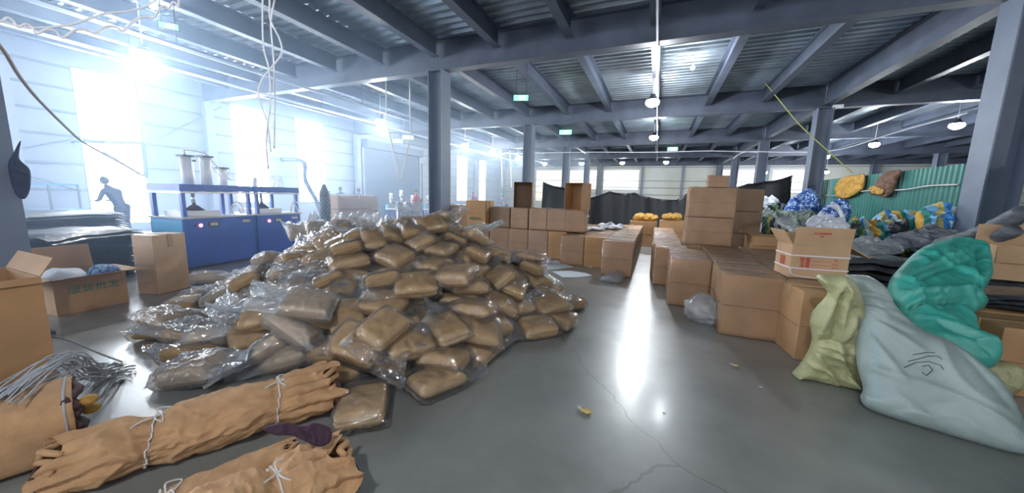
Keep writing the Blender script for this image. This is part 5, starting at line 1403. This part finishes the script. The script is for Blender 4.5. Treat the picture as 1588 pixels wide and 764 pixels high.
for pts, lab in (([(842, 407), (862, 404), (890, 414), (870, 417), (848, 418)], 'pale sheet of paper on the floor nearer the cartons'), ([(857, 421), (885, 420), (908, 423), (918, 428), (893, 430), (873, 430)], 'pale sheet of paper on the floor nearer the heap')):
    q = [at(x, y, .006) for x, y in pts]; v = [Vector((p.x, p.y, .004)) for p in q] + [Vector((p.x, p.y, .010 + .006 * (i % 2))) for i, p in enumerate(q)]; n = len(q)
    f = [tuple(range(n))[::-1], tuple(range(n, 2 * n))] + [(i, (i + 1) % n, n + (i + 1) % n, n + i) for i in range(n)]
    tag(ob('paper_sheet', v, f, 'paper'), lab, 'paper')
tag(MB().box(-.03, .03, -.02, .02, 0, .02).build('paper_scrap', 'paper', loc=at(916, 414, .003)), 'tiny white scrap on the floor by the corner carton', 'scrap')
for px, py, lab, s in ((909, 639, 'yellow scrap with clear film on the open floor', 1.0), (1140, 568, 'small yellow scrap on the floor before the front carton', .6)):
    c = at(px, py, .004); b = MB().ball((0, 0, .012), .04 * s, .028 * s, .014 * s, 8)
    for q in b.v: q += noise.noise_vector(q * 60) * .010; q.z = max(q.z, .001)
    o = b.build('litter_scrap', 'litter', None, True, loc=c); tag(o, lab, 'scrap', None, 'thing')
    b = MB().ball((-.045 * s, .02 * s, .014), .025 * s, .02 * s, .013 * s, 6); b.build('film', 'film_white', o, True)
tag(MB().box(-.012, .012, -.02, .02, 0, .006).build('dark_scrap', 'dark', loc=at(188, 592, .003), rotz=.7), 'tiny dark scrap on the shiny floor by the strings', 'scrap')
for px, py, lab in ((1030, 640, 'tiny pale chip of paper on the open floor'), (1180, 600, 'tiny pale chip of paper by the yellow sack')):
    tag(MB().box(-.010, .010, -.006, .006, 0, .004).build('paper_chip', 'paper', loc=at(px, py, .003)), lab, 'scrap')

# ------------------------------------------------------------------ left side: wrapped things in the open carton, pale carton, black stacks
b = MB().ball((0, 0, 0), .27, .20, .14, 16)
for q in b.v: q += noise.noise_vector(q * 7) * .03
o = b.build('wrapped_bundle', 'whitecloth', None, True, loc=(-6.62, 1.72, .34)); tag(o, 'white film-wrapped bundle with a tan side inside the wide open carton', 'bundle')
b = MB().ball((0, 0, 0), .22, .17, .18, 16)
for q in b.v: q += noise.noise_vector(q * 8) * .03
o = b.build('wrapped_bundle', 'bluecloth', None, True, loc=(-6.48, 2.02, .32)); tag(o, 'blue marbled cloth bundle inside the wide open carton', 'bundle')
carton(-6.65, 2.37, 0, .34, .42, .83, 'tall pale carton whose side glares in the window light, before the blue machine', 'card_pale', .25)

def black_pile(x, y, z, w_, d_, n, th, lab, seed, rot): return wrapped_stack(x, y, z, w_, d_, n, th, lab, 'black_fabric', rot, seed, 'black_fabric_stack')
black_pile(-8.3, 2.25, 0, 1.0, 1.35, 17, .048, 'nearer stack of glossy black fabric behind the wide open carton', 1, .5)
black_pile(-9.7, 2.2, 0, 1.1, 2.3, 21, .049, 'taller stack of glossy black fabric below the first window', 2, .5)
black_pile(-9.75, 4.6, 0, 1.0, .9, 18, .05, 'stack of black fabric next to the blue machine', 3, .5)
#carton(-10.5, 3.2, 1.045, .7, .6, .12, 'low pale tray glowing on the black fabric', 'card_pale', .5)
# dark clothes hanging at the steel column by the picture edge
o = sheet_body('hanging_jacket', [Vector((-5.50, 1.22 + y * .6, 1.62 + (z - 1.42) * .8)) for y, z in ((0, 1.45), (.08, 1.62), (.16, 1.75), (.12, 1.55), (.2, 1.42), (.17, 1.2), (.1, 1.08), (.02, 1.15))], (Vector((-5.50, 1.28, 1.6)), Vector((0, 1, 0)), Vector((0, 0, 1)), Vector((1, 0, 0))), .03, 'navy', wr=.02, wf=9); tag(o, 'dark jacket hanging on the column at the picture edge', 'jacket')


# ------------------------------------------------------------------ blue press machines
def press(loc, rot, label, w_=1.15, d_=.85, tubes=True, seed=0):
    t = thing('press_machine', label, 'machine', loc, rot)
    H = .93
    bevel(MB().box(0, w_, 0, d_, .04, H).build('cabinet', 'blue', t), .012)
    MB().box(-.003, -.0005, .03, d_ - .03, .08, H - .02).build('side_panel', 'bluelight', t)['label'] = 'light blue side panel'
    MB().box(.03, w_ - .03, .03, d_ - .03, 0, .04).build('plinth', 'dark', t)
    MB().box(-.02, w_ + .02, -.03, d_ + .02, H, H + .035).build('table_top', 'steelbright', t)
    fa = MB().box(.0, .48, -.006, -.0005, H - .22, H - .04).build('control_panel', 'blue', t)
    MB().cyl((0, 0, 0), .012, .028, 14).build('indicator_lamp', 'led', fa).matrix_local = Matrix.Translation((.27, -.007, H - .13)) @ Matrix.Rotation(PI / 2, 4, 'X')
    MB().cyl((0, 0, 0), .012, .022, 14).build('button', 'dark', fa).matrix_local = Matrix.Translation((.17, -.007, H - .13)) @ Matrix.Rotation(PI / 2, 4, 'X')
    MB().box(.40, .60, -.012, -.006, H - .17, H - .07).build('display', 'dark', fa)
    MB().box(.43, .57, -.014, -.012, H - .15, H - .09).build('display_screen', 'steelbright', fa)
    MB().box(w_ - .26, w_ - .10, -.012, -.006, H - .12, H - .07).build('name_plate', 'steelbright', t)
    for x in (.03, w_ - .09):
        for y in (.02, d_ - .08): MB().box(x, x + .06, y, y + .06, H + .035, H + .62).build('post', 'blue', t)
    MB().box(.0, w_, .0, d_, H + .46, H + .49).build('upper_shelf', 'steelbright', t)
    MB().box(.0, w_, .0, .05, H + .50, H + .62).box(.0, w_, d_ - .05, d_, H + .50, H + .62).box(0, .05, .05, d_ - .05, H + .50, H + .62).box(w_ - .05, w_, .05, d_ - .05, H + .5, H + .62).build('head_frame', 'blue', t)
    if tubes:
        for x, y, r, h_ in ((.30, .25, .085, .62), (.44, .42, .075, .55), (.62, .25, .085, .64), (.95, .3, .075, .45)):
            c = MB().cyl((x, y, H + .50), h_, r, 18).build('air_cylinder', 'aluminium', t, True)
            MB().box(x - r * 1.1, x + r * 1.1, y - r * 1.1, y + r * 1.1, H + .50 + h_, H + .53 + h_).box(x - r * 1.1, x + r * 1.1, y - r * 1.1, y + r * 1.1, H + .49, H + .52).build('cylinder_cap', 'dark', c)
        MB().tube(smooth_path([(.30, .25, H + 1.16), (.28, .2, H + 1.24), (.45, .1, H + 1.22), (.62, .2, H + 1.2), (.75, .1, H + .95), (.9, .05, H + .75), (.95, .3, H + .99)]), .014, 6).build('air_hose', 'hose', t, True)
        MB().tube(smooth_path([(.62, .25, H + 1.18), (.7, .3, H + 1.05), (.85, .2, H + .8), (1.1, .1, H + .72)]), .012, 6).build('air_hose', 'hose', t, True)
    else:
        MB().cyl((.25, .3, H + .5), .32, .045, 14).build('air_cylinder', 'aluminium', t, True)
        for k in range(4): MB().tube(smooth_path([(.3 + k * .15, .2, H + .62), (.4 + k * .12, .15, H + .8 + .06 * (k % 2)), (.55 + k * .1, .2, H + .75), (.6 + k * .1, .3, H + .62)]), .010, 6).build('air_hose', 'hose', t, True)
    MB().box(.14, .74, .15, d_ - .15, H + .038, H + .13).build('heating_plate', 'aluminium', t)
    MB().cyl((.45, .4, H + .13), .10, .16, 12, .05).build('press_head', 'maroon', t, True)
    MB().cyl((.45, .4, H + .23), .24, .03, 12).build('ram', 'steelbright', t, True)
    MB().tube(smooth_path([(.85, .0, H + .05), (.84, -.02, H + .20), (.95, -.02, H + .30), (1.06, -.02, H + .20), (1.07, 0, H + .05)]), .012, 6).build('floor_hose', 'hose', t, True)
    MB().tube(smooth_path([(.90, .0, H + .05), (.89, .02, H + .16), (.96, .02, H + .22), (1.02, .02, H + .16), (1.03, 0, H + .05)]), .010, 6).build('floor_hose', 'hose', t, True)
    rnd = random.Random(seed)
    for k in range(12):
        x, y = rnd.uniform(.1, w_ - .1), rnd.uniform(.12, d_ - .1)
        MB().box(x - .03, x + .03, y - .025, y + .025, H + .491, H + .491 + rnd.uniform(.02, .08)).build('valve', ('dark', 'steelbright', 'orange', 'maroon')[k % 4], t)
    return t
A_, B_ = at(283, 338, .95), at(398, 337, .95)
rz = math.radians(97)
press((A_.x, A_.y, 0), rz, 'blue press machine with tall air cylinders, nearest the first window', 1.3)
C_ = at(404, 333, .95); press((A_.x + 1.36 * math.cos(rz), A_.y + 1.36 * math.sin(rz), 0), rz, 'second blue press machine, smaller cylinders, beside the first', 1.1, .85, False, 5)
# dark stud-patterned roll standing by the machines
c = at_x(505, 345, -9.5); t = thing('ribbed_sleeve', 'dark bumpy sleeve standing between the second machine and the wide cartons', 'sleeve', (c.x, c.y, 0))
v = MB(); v.tube([(0, 0, .02 + i * .06) for i in range(29)], .16, 20, True, [.15 + .012 * math.sin(i * .5) if i < 24 else .15 - (i - 23) * .022 for i in range(29)])
v.build('sleeve', 'dark', t, True)
m = MB()
for i in range(22):
    for k in range(10):
        a = 2 * PI * (k + .5 * (i % 2)) / 10; m.ball((.155 * math.cos(a), .155 * math.sin(a), .1 + i * .065), .022, n=3)
m.build('studs', 'grey_fabric', t, True)
# wide grey cartons
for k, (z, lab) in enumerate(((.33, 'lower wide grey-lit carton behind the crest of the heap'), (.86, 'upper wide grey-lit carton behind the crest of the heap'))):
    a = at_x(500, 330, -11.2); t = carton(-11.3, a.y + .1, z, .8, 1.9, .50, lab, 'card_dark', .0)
t = thing('low_table', 'low table under the wide grey-lit cartons', 'table', (-10.9, at_x(500, 330, -11.2).y + 1.05, 0)); MB().box(-.45, .45, -1, 1, .28, .32).build('table_top', 'steelbright', t)
for x in (-.42, .38):
    for y in (-.96, .92): MB().box(x, x + .04, y, y + .04, 0, .28).build('leg', 'girt', t)

# small dispensing machines near the shutter
def small_machine(px, X, label, s=1.0, col='steelbright'):
    c = at_x(px, 330, X); t = thing('small_machine', label, 'machine', (X, c.y, 0), .9); t.scale = (s, s, s)
    MB().box(-.22, .22, -.25, .25, .72, .76).build('table_top', 'aluminium', t)
    for x in (-.2, .16):
        for y in (-.27, .23): MB().box(x, x + .04, y, y + .04, 0, .72).build('leg', 'blue', t)
    MB().box(-.14, .14, -.12, .12, .76, .98).build('body', col, t)
    MB().cyl((0, 0, .98), .22, .05, 12).cyl((0, 0, 1.2), .05, .09, 12).build('column', 'steelbright', t, True)
    MB().cyl((0, 0, 1.25), .22, .07, 14).build('cup', 'whitecloth', t, True)
    MB().box(.02, .3, -.04, .04, 1.05, 1.12).build('arm', 'greyjacket', t)
    MB().box(-.22, -.15, -.2, .12, .76, .94).build('basin', 'bluelight', t)
    return t
small_machine(607, -11.5, 'small machine with a white cup, left of the V-shaped cords')
small_machine(623, -11.2, 'small machine directly under the V-shaped cords', 1.1)
small_machine(640, -11.0, 'small grey machine just left of the dark middle column', .95, 'greyjacket')
small_machine(664, -10.8, 'small machine with a slim white top close to the dark middle column', .95)
# work table of the seated people
c = at_x(712, 322, -10.0)
t = thing('work_table', 'long pale work table piled with blue cloth behind the sunlit cartons', 'table', (-10, c.y, 0), .2)
MB().box(-1.6, 1.6, -.5, .5, .72, .76).build('table_top', 'paper', t)
for x in (-1.5, 1.44):
    for y in (-.45, .4): MB().box(x, x + .05, y, y + .05, 0, .72).build('leg', 'girt', t)
for k, x in enumerate((-.9, -.1, .8)):
    b = MB().ball((0, 0, 0), .42, .3, .13, 12)
    for q in b.v: q += noise.noise_vector(q * 6 + Vector((k, 0, 0))) * .06; q.z = max(q.z, -.12)
    o = b.build('cloth_pile', 'bluecloth' if k != 2 else 'whitecloth', None, True, loc=(-10 + x, c.y + .2 * x, .885)); tag(o, ('blue cloth piled on the left end of the work table', 'blue cloth piled in the middle of the work table', 'pale cloth piled on the right end of the work table')[k], 'cloth')


# ------------------------------------------------------------------ people
def person(x, y, facing, label, jacket, trousers='navy', seated=False, bend=0.15, hood=None, arm=.6, scale=1.0):
    """one continuous skinned body; head, hair and clothes follow; local +Y is forward"""
    t = thing('person', label, 'person', (x, y, 0), facing); t.scale = (scale,) * 3
    zp = .52 if seated else .93; fw = bend
    J = {}; E_ = []
    def j(n, p, r, par=None):
        J[n] = (Vector(p), r); 
        if par: E_.append((par, n))
    j('pelvis', (0, 0, zp), (.15, .12)); j('waist', (0, .03 + fw * .15, zp + .18), (.13, .10), 'pelvis'); j('chest', (0, .06 + fw * .5, zp + .38), (.16, .12), 'waist')
    j('neck', (0, .06 + fw * .8, zp + .54), (.075, .075), 'chest'); j('head0', (0, .08 + fw * .95, zp + .62), (.065, .07), 'neck')
    for s, n in ((-1, 'l'), (1, 'r')):
        j('sh' + n, (s * .19, .05 + fw * .6, zp + .46), (.07, .07), 'chest')
        j('el' + n, (s * .25, .10 + fw * .7, zp + .20), (.05, .05), 'sh' + n)
        j('wr' + n, (s * .16, .10 + fw * .7 + .26 * arm, zp + .18), (.032, .032), 'el' + n)
        j('pm' + n, (s * .14, .10 + fw * .7 + .26 * arm + .08, zp + .175), (.035, .02), 'wr' + n)
        for q in range(4):
            j('f%s%d' % (n, q), (s * .14 + (q - 1.5) * .02, .10 + fw * .7 + .26 * arm + .15 + (.01, .02, .018, .0)[q], zp + .165), (.009, .009), 'pm' + n)
            j('g%s%d' % (n, q), (s * .14 + (q - 1.5) * .02, .10 + fw * .7 + .26 * arm + .18 + (.01, .02, .018, .0)[q], zp + .14), (.008, .008), 'f%s%d' % (n, q))
        j('th' + n, (s * .14 - s * .045, .10 + fw * .7 + .26 * arm + .10, zp + .17), (.010, .010), 'pm' + n)
        j('hp' + n, (s * .09, .0, zp - .04), (.095, .095), 'pelvis')
        if seated: j('kn' + n, (s * .13, .42, zp - .02), (.065, .065), 'hp' + n); j('an' + n, (s * .13, .40, .10), (.045, .045), 'kn' + n)
        else: j('kn' + n, (s * .10, .03, .50), (.065, .065), 'hp' + n); j('an' + n, (s * .10, -.01, .09), (.042, .045), 'kn' + n)
        a = J['an' + n][0]; j('to' + n, (a.x, a.y + .17, .045), (.045, .035), 'an' + n)
    names = list(J); me = bpy.data.meshes.new('body'); me.from_pydata([tuple(J[n][0]) for n in names], [(names.index(a), names.index(b)) for a, b in E_], [])
    o = bpy.data.objects.new('body', me); COL.objects.link(o); o.parent = t
    sk = o.modifiers.new('skin', 'SKIN'); sk.use_smooth_shade = True
    for i, n in enumerate(names):
        d = me.skin_vertices[0].data[i]; d.radius = J[n][1]; d.use_root = (n == 'pelvis')
    ss = o.modifiers.new('sub', 'SUBSURF'); ss.levels = 1; ss.render_levels = 2
    me.materials.append(MT[jacket])
    # head with a face
    hc = J['head0'][0] + Vector((0, .015, .095)); h = MB().ball((0, 0, 0), .078, .098, .118, 14)
    for q in h.v:
        if q.z < -.02: k = 1 - .28 * min(1, (-q.z - .02) / .09); q.x *= k; q.y = q.y * k + .012 * (1 - k) * 3
    h.ball((0, .102, -.012), .013, .020, .022, 5).ball((-.080, 0, -.01), .012, .02, .03, 5).ball((.080, 0, -.01), .012, .02, .03, 5)
    hd = h.build('head', 'skin', t, True, loc=hc); hd.rotation_euler.x = -.25 - bend * .5
    MB().ball((-.03, .086, .015), .012, .008, .008, 4).ball((.03, .086, .015), .012, .008, .008, 4).build('eyes', 'dark', hd, True)
    MB().ball((0, .088, -.052), .022, .008, .006, 4).build('mouth', 'maroon', hd, True)
    hr = MB().ball((0, -.018, .022), .088, .100, .112, 12)
    for q in hr.v:
        if q.y > .04 and q.z < .06: q.y = .04
    hr.ball((0, -.09, -.02), .04, .03, .05, 6)
    hr.build('hood' if hood else 'hair', hood or 'hair', hd, True)
    # trousers over the legs
    m = MB()
    for s in (-1, 1):
        n = 'l' if s < 0 else 'r'; pth = [J['hp' + n][0] + Vector((0, 0, .05)), J['hp' + n][0], J['kn' + n][0], J['an' + n][0] + Vector((0, 0, .02))]
        m.tube(smooth_path(pth, 5), .1, 12, True, [.118 - .05 * i / 15 for i in range(16)])
    m.build('trousers', trousers, t, True)
    m = MB()
    for s in ('l', 'r'): a = J['to' + s][0]; m.ball((a.x, a.y - .06, .045), .052, .135, .045, 8)
    m.build('shoes', 'dark', t, True)
    # bare hands: skin-coloured mittens are avoided, the fingers of the body show; cuffs end the sleeves
    m = MB()
    for s in ('l', 'r'): a, b = J['el' + s][0], J['wr' + s][0]; m.tube([a.lerp(b, .75), b], .042, 10)
    m.build('cuffs', jacket, t, True)
    return t
def stool(x, y, label):
    t = thing('stool', label, 'stool', (x, y, 0)); MB().cyl((0, 0, .40), .04, .16, 16).build('seat', 'bluelight', t)
    for k in range(4):
        a = PI / 4 + k * PI / 2; MB().tube([(.12 * math.cos(a), .12 * math.sin(a), .40), (.16 * math.cos(a), .16 * math.sin(a), .0)], .014, 6).build('leg', 'girt', t)
def pe(px, X, facing, label, jk, hood=None, seated=False, **k):
    c = at_x(px, 300, X); r = person(X, c.y, facing, label, jk, hood=hood, seated=seated, **k); return r
pe(641, -11.6, -2.2, 'person in a red jacket bending to work right beside the dark middle column', 'red', bend=.5, scale=.93)
pe(677, -12.4, -1.6, 'person in dark clothes in front of the bright distant window', 'navy', bend=.45, scale=.90)
pe(740, -10.6, 2.6, 'person with dark hair and a purple-red jacket above the green-lettered box', 'purple', bend=.3, scale=.93)
pe(785, -8.6, 1.3, 'person in a grey jacket with a dark teal hood, back turned', 'greyjacket', hood='fence', bend=.25, scale=.92)
pe(186, -13.6, 2.0, 'silhouetted person in front of the first window', 'navy', bend=.3, scale=.97)
pe(531, -13.6, 1.2, 'hazy dark figure behind the wide cartons, nearer the windows', 'navy', bend=.2, scale=.96)
pe(556, -13.4, .8, 'hazy dark figure behind the wide cartons, nearer the shutter', 'navy', bend=.35, scale=.94)
# rack before the first wall window
c = at_x(90, 320, -14.2)
t = thing('wall_rack', 'pale metal rack standing against the wall left of the first window', 'rack', (-14.6, c.y, 0), PI / 2)
for x in (-.5, 0, .5):
    MB().box(x - .02, x + .02, -.02, .02, 0, 1.5).build('post', 'girt', t)
MB().box(-.52, .52, -.03, .03, 1.46, 1.5).box(-.52, .52, -.2, .2, .8, .83).build('shelf', 'bluelight', t)
# crossbar of pipes in front of window one
m = MB().tube([at_x(130, 219, -15.2), at_x(220, 222, -15.2)], .05, 8).tube([at_x(222, 222, -15.2), at_x(226, 275, -15.2)], .06, 8).tube([at_x(160, 235, -15.2), at_x(222, 273, -15.2)], .035, 8)
m.tube([at_x(130, 219, -15.2), (XL + .01, at_x(130, 219, -15.2).y, at_x(130, 219, -15.2).z)], .05, 8)
tag(m.build('pipe_bracket', 'girt', None, True), 'dark pipe bracket crossing the bright first window', 'bracket')
m = MB().tube(smooth_path([(XL + .03, at_x(470, 251, -14.5).y, 2.85), at_x(470, 251, -14.5), at_x(474, 280, -14.4), at_x(490, 310, -14.3), at_x(498, 330, -14.3)]), .09, 10)
tag(m.build('draped_curtain', 'navy', None, True), 'dark curtain gathered across the third window', 'curtain')
# scattering volume added to imitate lens bloom around the windows
if HAZE > 0:
    hm = bpy.data.materials.new('haze'); hm.use_nodes = True; nt = hm.node_tree; nt.nodes.clear()
    o_ = nt.nodes.new('ShaderNodeOutputMaterial'); vs = nt.nodes.new('ShaderNodeVolumeScatter'); vs.inputs['Color'].default_value = (.50, .70, 1, 1); vs.inputs['Density'].default_value = HAZE; vs.inputs['Anisotropy'].default_value = .55
    nt.links.new(vs.outputs[0], o_.inputs['Volume'])
    h = MB().box(XL + .02, -4.2, -3, YF - .1, .02, Z_DECK - .45).build('haze', hm); h['kind'] = 'stuff'; h['label'] = 'pale blue haze added for window bloom on the window side of the hall'
